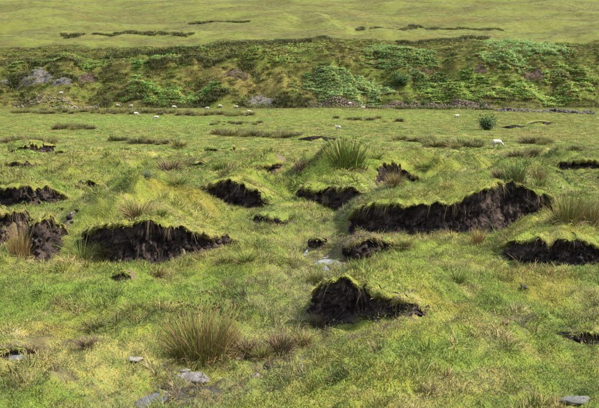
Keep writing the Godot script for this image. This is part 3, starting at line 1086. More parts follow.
func fringe(o: Node3D, tops: Array, k: float, kind: String, origin: Vector3, face: PackedVector3Array, rows: int) -> void:
	var v := PackedVector3Array()
	var n := PackedVector3Array()
	var c := PackedColorArray()
	var idx := PackedInt32Array()
	var v2 := PackedVector3Array()
	var n2 := PackedVector3Array()
	var c2 := PackedColorArray()
	var idx2 := PackedInt32Array()
	for i in tops.size():
		var a: Array = tops[i]
		if a[3] < 0.35:
			continue
		var p: Vector3 = a[0]
		var back: Vector3 = a[1]
		var side := Vector3(-back.z, 0, back.x)
		var outw: float = a[5]
		var drop: float = a[4]
		var w := p + origin
		var base := cover_color(w.x, w.z)
		# short turf all over the rolled cap, blades square to it
		for q in 9:
			var u := rng.randf()
			var at := p + side * rng.randf_range(-0.03, 0.03) * k
			var out: Vector3
			if u < 0.55:
				var f := u / 0.55
				at += -back * outw * sqrt(f) - Vector3(0, drop * f * f, 0)
				out = (-back * (0.3 + f) + Vector3(0, 1.0 - f * 0.8, 0)).normalized()
			else:
				at += back * (u - 0.55) * 0.6 * k
				out = Vector3.UP
			var dir := (out + side * rng.randf_range(-0.6, 0.6) + Vector3(0, rng.randf_range(-0.3, 0.3), 0)).normalized()
			var col := (base * rng.randf_range(0.75, 1.25)).lerp(Color(0.25, 0.19, 0.09), rng.randf() * rng.randf() * 0.9)
			blade(v2, n2, c2, idx2, at, dir, Vector3(0, -rng.randf_range(0.2, 0.9), 0), rng.randf_range(0.02, 0.07) * (0.6 + 0.4 * k), 0.007 * (0.6 + 0.4 * k), col, 2, 0.4)
		# fibres and dead roots stick out of the face
		for q in 2:
			var r := rng.randi_range(3, rows - 4)
			var at := face[r * tops.size() + i]
			var col := Color(0.24, 0.19, 0.13).lerp(Color(0.09, 0.065, 0.05), rng.randf())
			blade(v, n, c, idx, at, (-back * 0.7 + side * rng.randf_range(-1, 1) + Vector3(0, rng.randf_range(-1.0, 0.4), 0)).normalized(), Vector3(0, -rng.randf_range(0.2, 0.9), 0), rng.randf_range(0.015, 0.07), 0.0045 * (0.6 + 0.4 * k), col, 2, 0.2)
		# a few dead strands hang down the face
		if n_crumb.get_noise_2d(w.x * 3.0 / k, w.z * 3.0 / k) > 0.12 and rng.randf() < 0.7:
			for q in rng.randi_range(1, 4):
				var at := p - back * outw * rng.randf_range(0.5, 1.0) - Vector3(0, drop * rng.randf_range(0.4, 1.0), 0) + side * rng.randf_range(-0.03, 0.03)
				var dir := (-back * rng.randf_range(0.1, 0.6) + side * rng.randf_range(-0.4, 0.4) + Vector3(0, rng.randf_range(-0.8, 0.0), 0)).normalized()
				var col := Color(0.21, 0.16, 0.09).lerp(Color(0.10, 0.075, 0.05), rng.randf())
				blade(v, n, c, idx, at, dir, Vector3(0, -rng.randf_range(0.6, 1.1), 0), rng.randf_range(0.02, 0.17) * minf(1.2, a[2] * 2.5), 0.004 * (0.6 + 0.4 * k), col, 3, 0.2)
	if v.size():
		inst("root_fringe", mesh_of(v, n, c, idx, mats["stem"]), o).set_meta("kind", "stuff")
		inst("overhanging_grass", mesh_of(v2, n2, c2, idx2, mats["blade"]), o).set_meta("kind", "stuff")

var clod_meshes := []
func clods(o: Node3D, line: Array, origin: Vector3, k: float) -> void:
	if clod_meshes.is_empty():
		for i in 4:
			clod_meshes.append(rock_mesh(60 + i, 0.55, Color(0.05, 0.036, 0.03), mats["peat"], TINT))
	var n := clampi(int(line.size() / 40), 2, 7)
	for i in n:
		var p: Vector3 = line[rng.randi_range(0, line.size() - 1)]
		if p.y < 0.12:
			continue
		var m := inst("peat_clod", clod_meshes[rng.randi_range(0, 3)], o)
		var size := rng.randf_range(0.025, 0.07)
		var at := Vector3(p.x + rng.randf_range(-0.1, 0.1), 0, p.z + p.y * rng.randf_range(0.25, 0.6))
		at.y = ground_h(at.x, at.z) + size * 0.15
		m.position = at - origin
		m.rotation = Vector3(rng.randf_range(-0.4, 0.4), rng.randf() * TAU, rng.randf_range(-0.4, 0.4))
		m.scale = Vector3(size * 1.3, size * 0.8, size)

# ------------------------------------------------------------------ grass
func tuft_mesh(blades: int, radius: float, h0: float, h1: float, width: float, droop: float, straw: float) -> ArrayMesh:
	var v := PackedVector3Array()
	var n := PackedVector3Array()
	var c := PackedColorArray()
	var idx := PackedInt32Array()
	for i in blades:
		var a := rng.randf() * TAU
		var r := radius * sqrt(rng.randf())
		var out := Vector3(cos(a), 0, sin(a))
		var dir := (Vector3.UP + out * rng.randf_range(0.0, 0.7) + Vector3(rng.randf_range(-0.4, 0.4), 0, rng.randf_range(-0.4, 0.4))).normalized()
		var l := rng.randf_range(h0, h1)
		var k := rng.randf_range(0.84, 1.0)
		var col := Color(k, k, k * 0.95)
		if rng.randf() < straw:
			col = Color(1.0, 0.8, 0.9)
		blade(v, n, c, idx, out * r - Vector3(0, 0.012, 0), dir, out * droop * rng.randf() - Vector3(0, droop * rng.randf(), 0), l, width * rng.randf_range(0.7, 1.3), col, 2, 0.4)
	return mesh_of(v, n, c, idx, mats["blade"])

func scatter(called: String, m: Mesh, s0: float, s1: float, count: int, sxz: Vector2, sy: Vector2, label: String, long_only := false) -> void:
	var buf := PackedFloat32Array()
	buf.resize(count * 16)
	var k := 0
	var tries := 0
	while k < count and tries < count * 4:
		tries += 1
		var s := sqrt(lerpf(s0 * s0, s1 * s1, rng.randf()))
		var w := 0.37 * s + 0.3
		var x := rng.randf_range(-w, w)
		var z := -s
		if long_only and n_patch.get_noise_2d(x + 70.0, z - 40.0) < 0.08 + rng.randf() * 0.1:
			continue
		if not sample(x, z) or g_col.a < 0.2:
			continue
		var y := g_y
		var skip := false
		for p in pools:
			var dx: float = (x - p.x) / p.rx
			var dz: float = (z - p.z) / p.rz
			if dx * dx + dz * dz < 1.3 and y < p.y + 0.01 and rng.randf() < 0.65:
				skip = true
		if skip:
			continue
		# bare muddy spots
		if s < 40.0 and n_patch.get_noise_2d(x * 1.3 + 900.0, z * 1.3) > 0.42:
			if rng.randf() < 0.75:
				continue
		var col := g_col
		if col.a < 0.7 and rng.randf() < 0.8:
			continue
		var j := rng.randf_range(0.75, 1.25) if s < 220.0 else rng.randf_range(0.92, 1.08)
		if s < 60.0:
			var odd := rng.randf()
			if odd < 0.06:
				col = col.lerp(Color(0.32, 0.25, 0.13), 0.75)
			elif odd < 0.10:
				col = col.lerp(Color(0.09, 0.06, 0.035), 0.7)
			elif odd < 0.30:
				col = col.lerp(Color(0.12, 0.19, 0.035), 0.6)
		col = Color(col.r * j * rng.randf_range(0.9, 1.12), col.g * j, col.b * j * rng.randf_range(0.8, 1.3))
		var a := rng.randf() * TAU
		var f := rng.randf_range(sxz.x, sxz.y)
		var g := rng.randf_range(sy.x, sy.y) * (0.75 + 0.6 * absf(n_patch.get_noise_2d(x * 1.4, z * 1.4 + 33.0)) * 2.0)
		var tx := rng.randf_range(-0.2, 0.2)
		var tz := rng.randf_range(-0.2, 0.2)
		var o := k * 16
		# the tuft sits square on the slope near by
		var sx := 0.0
		var sz := 0.0
		if s < 48.0:
			sx = clampf(g_sx, -0.9, 0.9)
			sz = clampf(g_sz, -0.9, 0.9)
			tx -= sx
			tz -= sz
		buf[o] = cos(a) * f
		buf[o + 1] = tx * g
		buf[o + 2] = sin(a) * f
		buf[o + 3] = x
		buf[o + 4] = (sx * cos(a) - sz * sin(a)) * f
		buf[o + 5] = g
		buf[o + 6] = (sx * sin(a) + sz * cos(a)) * f
		buf[o + 7] = y
		buf[o + 8] = -sin(a) * f
		buf[o + 9] = tz * g
		buf[o + 10] = cos(a) * f
		buf[o + 11] = z
		buf[o + 12] = col.r
		buf[o + 13] = col.g
		buf[o + 14] = col.b
		buf[o + 15] = 1.0
		k += 1
	put_copies(called, m, buf, k, label, "grass")

func put_copies(called: String, m: Mesh, buf: PackedFloat32Array, k: int, label: String, category: String) -> MultiMeshInstance3D:
	buf.resize(k * 16)
	var mm := MultiMesh.new()
	mm.transform_format = MultiMesh.TRANSFORM_3D
	mm.use_colors = true
	mm.mesh = m
	mm.instance_count = k
	mm.buffer = buf
	var o := MultiMeshInstance3D.new()
	o.multimesh = mm
	o.name = numbered(called)
	add_child(o)
	tag(o, label, category, "", "stuff")
	return o

func make_grass() -> void:
	var short := tuft_mesh(90, 0.13, 0.005, 0.024, 0.0045, 0.5, 0.1)
	var mid := tuft_mesh(80, 0.13, 0.008, 0.034, 0.007, 0.5, 0.1)
	var coarse := tuft_mesh(44, 0.14, 0.015, 0.045, 0.013, 0.5, 0.08)
	var long := tuft_mesh(34, 0.06, 0.06, 0.16, 0.0055, 0.7, 0.3)
	scatter("short_grass", short, 6.0, 20.0, 26000, Vector2(0.8, 1.3), Vector2(0.6, 1.5), "short cropped green grass of the open sward around the pools")
	scatter("long_grass", long, 6.0, 26.0, 6500, Vector2(0.7, 1.4), Vector2(0.6, 1.2), "longer tufts of yellow-green grass dotted over the sward", true)
	var tuss := tuft_mesh(40, 0.10, 0.06, 0.17, 0.012, 0.8, 0.3)
	scatter("tussock_grass", tuss, 24.0, 70.0, 6000, Vector2(0.9, 1.9), Vector2(0.6, 1.4), "longer grass tussocks over the mounds and the moor behind them", true)
	scatter("pasture_tussocks", tuss, 70.0, 222.0, 7000, Vector2(2.0, 4.5), Vector2(1.0, 2.6), "rough grass tussocks dotted over the valley floor", true)
	scatter("mound_grass", mid, 20.0, 48.0, 34000, Vector2(1.0, 1.9), Vector2(0.9, 1.8), "yellow-green grass over the peat mounds and hollows")
	scatter("moor_grass", coarse, 48.0, 115.0, 36000, Vector2(1.7, 3.0), Vector2(1.2, 3.0), "tawny green grass of the moor behind the peat banks")
	scatter("pasture_grass", coarse, 115.0, 225.0, 60000, Vector2(2.6, 4.5), Vector2(1.8, 4.0), "bright green pasture grass on the valley floor")
	scatter("bank_grass", coarse, 225.0, 272.0, 40000, Vector2(3.0, 5.0), Vector2(3.5, 9.0), "rough green and tawny grass on the steep bank")
	scatter("hill_grass", coarse, 272.0, 450.0, 30000, Vector2(3.5, 6.0), Vector2(1.5, 4.0), "olive moor grass on the upper hillside")

# ------------------------------------------------------------------ bracken and heather
func frond_clump() -> ArrayMesh:
	var v := PackedVector3Array()
	var n := PackedVector3Array()
	var c := PackedColorArray()
	var idx := PackedInt32Array()
	for f in 9:
		var a := TAU * f / 9.0 + rng.randf_range(-0.3, 0.3)
		var out := Vector3(cos(a), 0, sin(a))
		var side := Vector3(-sin(a), 0, cos(a))
		var l := rng.randf_range(0.7, 1.2)
		for k in 15:
			var t := 0.2 + 0.8 * k / 14.0
			var p := out * l * t * 0.75 + Vector3(0, l * (1.15 * t - 0.75 * t * t), 0)
			var w := 0.30 * l * (1.1 - t)
			for s in [-1.0, 1.0]:
				var tip: Vector3 = p + side * s * w + out * rng.randf_range(0.02, 0.14) + Vector3(0, rng.randf_range(-0.10, 0.08), 0)
				var i := v.size()
				v.append(p - out * 0.03)
				v.append(p + out * 0.035)
				v.append(tip)
				var nn: Vector3 = (Vector3.UP + out * 0.25 + side * s * 0.15).normalized()
				var q := rng.randf_range(0.7, 1.0)
				for e in 3:
					n.append(nn)
					c.append(Color(q, q, q))
				idx.append_array([i, i + 1, i + 2] if s > 0.0 else [i, i + 2, i + 1])
	return mesh_of(v, n, c, idx, mats["leaf"])

func make_bracken() -> void:
	var m := frond_clump()
	# pixel ellipses of each thicket, count, colour, label
	var list := [
		[[[345, 85, 44, 15], [322, 76, 22, 9], [370, 93, 24, 10]], 4600, Color(0.12, 0.195, 0.07), "broad blue-green bracken thicket above the gravel river bank"],
		[[[402, 62, 38, 13], [385, 52, 22, 6], [430, 80, 16, 8]], 3600, Color(0.09, 0.16, 0.05), "dark bracken thicket climbing to the top of the bank"],
		[[[530, 50, 42, 8], [505, 60, 26, 10], [550, 54, 26, 6]], 3800, Color(0.10, 0.18, 0.06), "dense dark green bracken thicket along the top edge of the bank"],
		[[[520, 90, 62, 10], [460, 88, 40, 11], [570, 82, 26, 14]], 4200, Color(0.125, 0.2, 0.045), "bright green bracken spread over the foot of the bank"],
		[[[172, 95, 44, 8], [150, 100, 30, 4]], 2200, Color(0.105, 0.19, 0.045), "bright green bracken below the tawny slope"],
		[[[190, 50, 18, 4], [165, 58, 18, 5], [145, 66, 12, 6], [138, 76, 6, 6]], 1000, Color(0.10, 0.2, 0.045), "strip of bright bracken running down the gully beside the tawny slope"],
		[[[95, 64, 34, 5], [50, 62, 40, 3]], 1000, Color(0.10, 0.16, 0.04), "green bracken along the turf edge above the clay scars"],
		[[[208, 94, 10, 8]], 250, Color(0.08, 0.16, 0.04), "small bracken clump at the river's edge below the tawny slope"],
		[[[268, 57, 34, 5], [300, 50, 24, 4]], 500, Color(0.12, 0.18, 0.04), "thin scattered bracken on the upper bank over the river cliff"],
	]
	for a in list:
		var buf := PackedFloat32Array()
		buf.resize(a[1] * 16)
		var k := 0
		var els := []
		for e in a[0]:
			var c := hit(e[0], e[1])
			var t := hit(e[0], e[1] - e[3])
			var b := hit(e[0], e[1] + e[3])
			els.append([c.x, (t.z + b.z) * 0.5, e[2] * -c.z / FOCAL, absf(t.z - b.z) * 0.5, e[2] * e[3]])
		var total := 0.0
		for e in els:
			total += e[4]
		for e in els:
			var want := int(a[1] * e[4] / total)
			for q in want:
				var ang := rng.randf() * TAU
				var r := sqrt(rng.randf()) * (1.0 if rng.randf() < 0.84 else rng.randf_range(1.0, 1.4))
				var x: float = e[0] + cos(ang) * e[2] * r
				var z: float = e[1] + sin(ang) * e[3] * r
				if n_patch2.get_noise_2d(x * 1.3, z * 1.3 + 77.0) + (1.0 - r) * 0.5 < -0.02:
					continue
				var y := ground_h(x, z)
				var f := rng.randf_range(0.6, 1.15)
				var turn := rng.randf() * TAU
				var o := k * 16
				buf[o] = cos(turn) * f
				buf[o + 1] = rng.randf_range(-0.35, 0.35) * f
				buf[o + 9] = rng.randf_range(-0.35, 0.35) * f
				buf[o + 2] = sin(turn) * f
				buf[o + 3] = x
				buf[o + 5] = f * rng.randf_range(0.6, 1.7)
				buf[o + 7] = y - 0.05
				buf[o + 8] = -sin(turn) * f
				buf[o + 10] = cos(turn) * f
				buf[o + 11] = z
				var j := rng.randf_range(1.3, 2.4)
				var c: Color = a[2]
				var odd := rng.randf()
				if odd < 0.1:
					c = Color(0.15, 0.10, 0.05)
				elif odd < 0.3:
					c = c.lerp(Color(0.17, 0.19, 0.04), 0.7)
				buf[o + 12] = c.r * j * rng.randf_range(0.85, 1.25)
				buf[o + 13] = c.g * j
				buf[o + 14] = c.b * j
				buf[o + 15] = 1.0
				k += 1
		put_copies("bracken", m, buf, k, a[3], "bracken")
	make_heather(m)

# dark heather strips along old cuttings
func make_heather(_m: Mesh) -> void:
	var tuft := tuft_mesh(90, 0.5, 0.35, 0.8, 0.06, 0.3, 0.0)
	var list := [
		[[[12, 61], [45, 62], [78, 63]], 260, "dark heather line along the turf edge above the clay scars"],
		[[[12, 82], [22, 76], [36, 69], [60, 74], [76, 82]], 200, "dark heather edge capping the pale clay scar"],
		[[[105, 60], [150, 55], [185, 49], [212, 47]], 300, "dark heather line above the strip of bright bracken"],
		[[[150, 66], [185, 58], [215, 60], [260, 70]], 200, "dark heather line crossing the top of the tawny slope"],
		[[[215, 46], [250, 43], [290, 42], [330, 40]], 260, "dark heather line on the hill above the river cliff"],
		[[[400, 43], [440, 42], [490, 39]], 240, "dark heather line on the hill left of the dense bracken"],
		[[[60, 36], [130, 33], [190, 36]], 160, "dark heather line high on the hill over the clay scars"],
		[[[360, 30], [420, 27], [500, 30]], 160, "dark heather line high on the hill right of the pale track"],
		[[[190, 24], [250, 22]], 80, "short dark heather streak high on the hill left of the pale track"],
		[[[100, 104], [180, 104], [250, 105.5], [310, 106.5]], 360, "dark rushy fringe along the river below the bracken"],
		[[[310, 107.5], [380, 108.5], [440, 109], [490, 109.5]], 130, "dark rushy fringe in front of the gravel river bank"],
	]
	scrub(tuft)
	for a in list:
		var buf := PackedFloat32Array()
		buf.resize(a[1] * 32)
		var k := 0
		var pts := []
		for q in a[0]:
			pts.append(hit(q[0], q[1]))
		for i in int(a[1] * 1.2):
			var f: float = rng.randf() * (pts.size() - 1)
			var i0 := int(f)
			var p: Vector3 = pts[i0].lerp(pts[mini(i0 + 1, pts.size() - 1)], f - i0)
			var wob := n_patch2.get_noise_2d(p.x, 5.0) * 2.0
			var x := p.x + rng.randf_range(-0.6, 0.6)
			var z := p.z + wob * 2.0 + rng.randfn(0.0, 1.1)
			if n_patch2.get_noise_2d(x * 0.8, 300.0) < -0.4:
				continue
			var y := ground_h(x, z)
			var turn := rng.randf() * TAU
			var sc := rng.randf_range(0.7, 1.5)
			var o := k * 16
			buf[o] = cos(turn) * sc * 1.3
			buf[o + 2] = sin(turn) * sc * 1.3
			buf[o + 3] = x
			buf[o + 5] = sc
			buf[o + 7] = y - 0.03
			buf[o + 8] = -sin(turn) * sc * 1.3
			buf[o + 10] = cos(turn) * sc * 1.3
			buf[o + 11] = z
			var j := rng.randf_range(0.6, 1.4)
			buf[o + 12] = 0.085 * j
			buf[o + 13] = 0.09 * j
			buf[o + 14] = 0.036 * j
			buf[o + 15] = 1.0
			k += 1
		put_copies("heather", tuft, buf, k, a[2], "heather")

# rough dark and green clumps all over the bank
func scrub(tuft: Mesh) -> void:
	var buf := PackedFloat32Array()
	var k := 0
	buf.resize(9000 * 16)
	for i in 9000:
		var s := rng.randf_range(228.0, 268.0)
		var x := rng.randf_range(-0.37, 0.37) * s
		var z := -s
		var e := n_patch2.get_noise_2d(x * 0.9 + 800.0, z * 1.3)
		if e < 0.02 and rng.randf() < 0.85:
			continue
		var y := ground_h(x, z)
		var turn := rng.randf() * TAU
		var f := rng.randf_range(0.5, 1.1)
		var o := k * 16
		buf[o] = cos(turn) * f * 1.4
		buf[o + 2] = sin(turn) * f * 1.4
		buf[o + 3] = x
		buf[o + 5] = f * rng.randf_range(0.6, 1.2)
		buf[o + 7] = y - 0.03
		buf[o + 8] = -sin(turn) * f * 1.4
		buf[o + 10] = cos(turn) * f * 1.4
		buf[o + 11] = z
		var c := Color(0.10, 0.12, 0.03).lerp(Color(0.10, 0.085, 0.038), rng.randf()) if e > 0.15 else Color(0.12, 0.17, 0.035).lerp(Color(0.2, 0.17, 0.06), rng.randf())
		var j := rng.randf_range(0.7, 1.3)
		buf[o + 12] = c.r * j
		buf[o + 13] = c.g * j
		buf[o + 14] = c.b * j
		buf[o + 15] = 1.0
		k += 1
	put_copies("rough_clumps", tuft, buf, k, "rough dark and green clumps growing all over the steep bank", "scrub")

# ------------------------------------------------------------------ rushes
var rush_kinds := {}
func rush_meshes(kind: String) -> Array:
	if rush_kinds.has(kind):
		return rush_kinds[kind]
	# stems, share of dry ones, base radius, lean, stem width, droop, heads
	var set_up: Array = {
		"great": [1300, 0.7, 0.36, 0.55, 0.008, 0.28, 90], "green": [1200, 0.2, 0.30, 0.34, 0.014, 0.18, 26],
		"mixed": [620, 0.5, 0.24, 0.5, 0.011, 0.3, 20], "straw": [600, 0.8, 0.22, 0.6, 0.011, 0.4, 10],
		"arching": [560, 0.45, 0.2, 0.95, 0.009, 0.7, 0], "brown": [560, 0.92, 0.24, 0.5, 0.014, 0.3, 14],
		"low": [520, 0.22, 0.24, 0.7, 0.010, 0.4, 0], "orange": [480, 0.9, 0.2, 0.3, 0.009, 0.25, 6],
		"sedge": [360, 0.1, 0.2, 0.6, 0.02, 0.4, 0],
		"dark": [560, 0.2, 0.24, 0.3, 0.014, 0.18, 16],
	}[kind]
	var gv := [PackedVector3Array(), PackedVector3Array(), PackedColorArray(), PackedInt32Array()]
	var dv := [PackedVector3Array(), PackedVector3Array(), PackedColorArray(), PackedInt32Array()]
	var hv := [PackedVector3Array(), PackedVector3Array(), PackedColorArray(), PackedInt32Array()]
	var green := Color(0.07, 0.12, 0.02)
	var green2 := Color(0.13, 0.17, 0.03)
	var dry := Color(0.20, 0.135, 0.05)
	var dry2 := Color(0.30, 0.24, 0.12)
	var dry3 := Color(0.10, 0.06, 0.03)
	if kind == "orange":
		dry = Color(0.27, 0.15, 0.05)
	if kind == "brown":
		dry2 = Color(0.20, 0.15, 0.10)
		dry = Color(0.13, 0.09, 0.06)
	if kind == "dark":
		green = Color(0.05, 0.085, 0.025)
		green2 = Color(0.085, 0.13, 0.03)
	if kind == "sedge":
		green = Color(0.09, 0.13, 0.07)
		green2 = Color(0.16, 0.20, 0.11)
	var heads := 0
	for i in set_up[0]:
		var a := rng.randf() * TAU
		var r: float = set_up[2] * sqrt(rng.randf())
		if rng.randf() < 0.2:
			r *= 1.6
		var out := Vector3(cos(a), 0, sin(a))
		var is_dry: bool = rng.randf() < set_up[1]
		var lean: float = set_up[3] * rng.randf() * (0.4 + 0.6 * r / set_up[2])
		if is_dry:
			lean *= 1.4
		var dir := (Vector3.UP + out * lean + Vector3(rng.randf_range(-0.22, 0.22), 0, rng.randf_range(-0.22, 0.22))).normalized()
		var l: float = rng.randf_range(0.35, 1.0) * clampf(1.05 - 0.4 * r / set_up[2], 0.3, 1.0)
		var bend: Vector3 = (out * rng.randf() - Vector3(0, rng.randf() * 0.8, 0)) * set_up[5]
		var col: Color
		if is_dry:
			col = dry.lerp(dry2, rng.randf() * rng.randf()).lerp(dry3, rng.randf() * 0.8)
		else:
			col = green.lerp(green2, rng.randf())
		var odd := rng.randf()
		if odd < 0.14:            # snapped or slumped
			bend += Vector3(rng.randf_range(-0.7, 0.7), -rng.randf_range(0.5, 1.2), rng.randf_range(-0.7, 0.7))
			l *= 0.85
		elif odd < 0.3:
			bend += Vector3(rng.randf_range(-0.35, 0.35), -0.1, rng.randf_range(-0.35, 0.35))
		var w: float = set_up[4] * rng.randf_range(0.7, 1.3)
		var arr: Array = dv if is_dry else gv
		var base := out * r - Vector3(0, 0.03, 0)
		blade(arr[0], arr[1], arr[2], arr[3], base, dir, bend, l, w, col, 4, 0.25)
		if heads < set_up[6] and l > 0.75:
			heads += 1
			var q: Vector3 = base + dir * l * 0.86 + bend * l * 0.74
			for e in 5:
				blade(hv[0], hv[1], hv[2], hv[3], q, (dir * 0.5 + Vector3(rng.randf_range(-1, 1), rng.randf_range(0, 1), rng.randf_range(-1, 1))).normalized(), Vector3.ZERO, 0.035, 0.012, Color(0.09, 0.05, 0.03), 2, 0.2)
	for i in int(set_up[0] * 0.3):
		var a := rng.randf() * TAU
		var out := Vector3(cos(a), 0, sin(a))
		var dir := (out + Vector3(rng.randf_range(-0.9, 0.9), rng.randf_range(0.1, 0.5), rng.randf_range(-0.9, 0.9))).normalized()
		blade(dv[0], dv[1], dv[2], dv[3], out * set_up[2] * rng.randf_range(0.3, 1.3), dir, Vector3(0, -0.35, 0), rng.randf_range(0.12, 0.4), set_up[4], dry.lerp(dry2, rng.randf()).lerp(dry3, rng.randf() * 0.7), 3, 0.2)
	var out_list := [mesh_of(gv[0], gv[1], gv[2], gv[3], mats["stem"]), mesh_of(dv[0], dv[1], dv[2], dv[3], mats["stem"]), null]
	if heads > 0:
		out_list[2] = mesh_of(hv[0], hv[1], hv[2], hv[3], mats["stem"])
	rush_kinds[kind] = out_list
	return out_list

func rush(px: float, py: float, high: float, wide: float, kind: String, label: String, called := "rush_clump") -> void:
	var p := stand(px, py)
	var d := -p.z
	var h := high * d / FOCAL * 1.2
	var w := wide * d / FOCAL
	var o := root_node(called, p, rng.randf() * TAU)
	var spread := {"great": 1.3, "green": 0.9, "mixed": 0.95, "straw": 1.0, "arching": 1.45, "brown": 0.9, "low": 1.2, "orange": 0.75, "sedge": 1.0, "dark": 0.75}
	o.scale = Vector3(w / spread[kind], h, w / spread[kind])
	tag(o, label, "rushes" if called == "rush_clump" else "grass tuft", "rush and grass clumps on the near moor")
	var m := rush_meshes(kind)
	inst("green_stems", m[0], o).set_meta("kind", "stuff")
	inst("dry_stems", m[1], o).set_meta("kind", "stuff")
	if m[2] != null:
		inst("seed_heads", m[2], o).set_meta("kind", "stuff")

func make_rushes() -> void:
	rush(202, 354, 74, 88, "great", "largest rush clump, brown and green, beside the muddy pool with the pale slab")
	rush(280, 350, 30, 36, "brown", "reddish brown low tuft at the edge of the small puddle", "grass_tuft")
	rush(346, 168, 37, 42, "green", "tall dense bright green rush clump crowning the mound")
	rush(170, 172, 21, 30, "brown", "brown withered rush tussock on the crest of the left-hand mound")
	rush(177, 184, 15, 34, "low", "low bright green grass clump in front of the brown withered tussock", "grass_tuft")
	rush(147, 178, 13, 12, "sedge", "grey-green sedge tuft by the short peat edges", "grass_tuft")
	rush(138, 217, 28, 40, "straw", "straw-coloured tussock on the broad mound over the long black peat face", "grass_tuft")
	rush(161, 216, 16, 20, "low", "small dark green tuft against the straw-coloured tussock", "grass_tuft")
	rush(82, 261, 34, 56, "arching", "arching pale green tuft in front of the gully wall", "grass_tuft")
	rush(104, 262, 24, 30, "mixed", "mixed pale and green tuft left of the long black face", "grass_tuft")
	rush(20, 258, 44, 28, "orange", "tall orange dead grass tuft in front of the crumbling peat block", "grass_tuft")
	rush(302, 170, 17, 20, "brown", "purple-brown dead tussock on the flat knoll", "grass_tuft")
	rush(222, 170, 11, 26, "green", "short green rush patch left of the flat knoll")
	rush(514, 182, 27, 26, "dark", "dark green upright rush clump above the longest peat face")
	rush(537, 182, 26, 22, "straw", "straw-brown rush clump touching the dark green one")
	rush(498, 178, 14, 18, "brown", "short brown tuft on the other side of the dark green rush clump", "grass_tuft")
	rush(508, 186, 13, 26, "low", "bright green grass tuft on the highest lip of the longest face", "grass_tuft")
	rush(568, 222, 46, 44, "mixed", "tall mixed green and straw rushes behind the squared peat block")
	rush(590, 224, 40, 30, "straw", "tall straw rushes crowding against the mixed clump")
	rush(478, 244, 24, 16, "orange", "slender yellow-brown tuft in front of the longest peat face", "grass_tuft")
	rush(516, 248, 24, 24, "mixed", "drooping green tuft on the corner of the squared peat block", "grass_tuft")
	rush(456, 282, 20, 36, "low", "rounded dark green tuft in the golden moss", "grass_tuft")
	rush(493, 300, 14, 22, "low", "small green tuft between the rounded tuft and the bare mud", "grass_tuft")
	rush(315, 284, 24, 26, "mixed", "brownish upright tuft beside the lone black peat edge", "grass_tuft")
	rush(318, 326, 20, 30, "brown", "squat brown-green tuft below the lone black peat edge", "grass_tuft")
	rush(246, 261, 18, 34, "low", "lush green tuft right of the long black face's end", "grass_tuft")
	rush(394, 184, 19, 22, "straw", "pale straw tuft inside the deep notch of the curved bank", "grass_tuft")
	rush(158, 276, 14, 24, "straw", "thin dry tuft on the open grass below the long black face", "grass_tuft")
	rush(586, 336, 20, 22, "mixed", "dry grass tuft over the low peat nick", "grass_tuft")
	rush(540, 186, 14, 20, "low", "green tuft at the foot of the straw-brown rush clump", "grass_tuft")
	rush(268, 262, 13, 24, "arching", "sparse arching tuft beside the lush green one", "grass_tuft")
	rush(30, 352, 14, 26, "brown", "dark dead tuft beside the flat grey stone", "grass_tuft")
	rush(88, 344, 11, 30, "brown", "low brown tuft on the open grass near the pale round stone", "grass_tuft")
	rush(366, 238, 9, 22, "brown", "dead brown tuft on the small peat hump", "grass_tuft")
	rush(230, 347, 34, 26, "orange", "thin outlying rush tuft at the great clump's flank", "grass_tuft")
	rush(372, 232, 10, 14, "low", "green tuft above the small peat hump", "grass_tuft")
	rush(196, 369, 10, 18, "low", "fresh green sprout in the mud behind the pale slab", "grass_tuft")
	rush(246, 352, 22, 34, "brown", "low brown rushes spreading right from the great clump")
	rush(262, 356, 16, 30, "mixed", "low green and brown rushes between the great clump and the reddish tuft")
	rush(302, 344, 20, 34, "straw", "straw-coloured low rushes right of the reddish brown tuft")
	rush(178, 356, 26, 34, "mixed", "loose green and dry rushes at the great clump's other flank")
	rush(120, 254, 18, 24, "straw", "dry tuft against the foot of the long black peat face", "grass_tuft")
	rush(290, 264, 14, 30, "straw", "pale tuft at the rim of the wet hollow", "grass_tuft")
	rush(404, 246, 12, 26, "mixed", "mixed tuft right of the small peat hump", "grass_tuft")
	rush(545, 204, 20, 26, "mixed", "mixed tuft at the tapering end of the longest peat face", "grass_tuft")
	rush(226, 262, 14, 30, "mixed", "mixed tuft below the end of the long black face", "grass_tuft")
	rush(425, 168, 12, 26, "low", "soft green tuft left of the notched peat scar", "grass_tuft")
	rush(375, 160, 14, 26, "low", "yellow-green tuft right of the tall green rush clump", "grass_tuft")

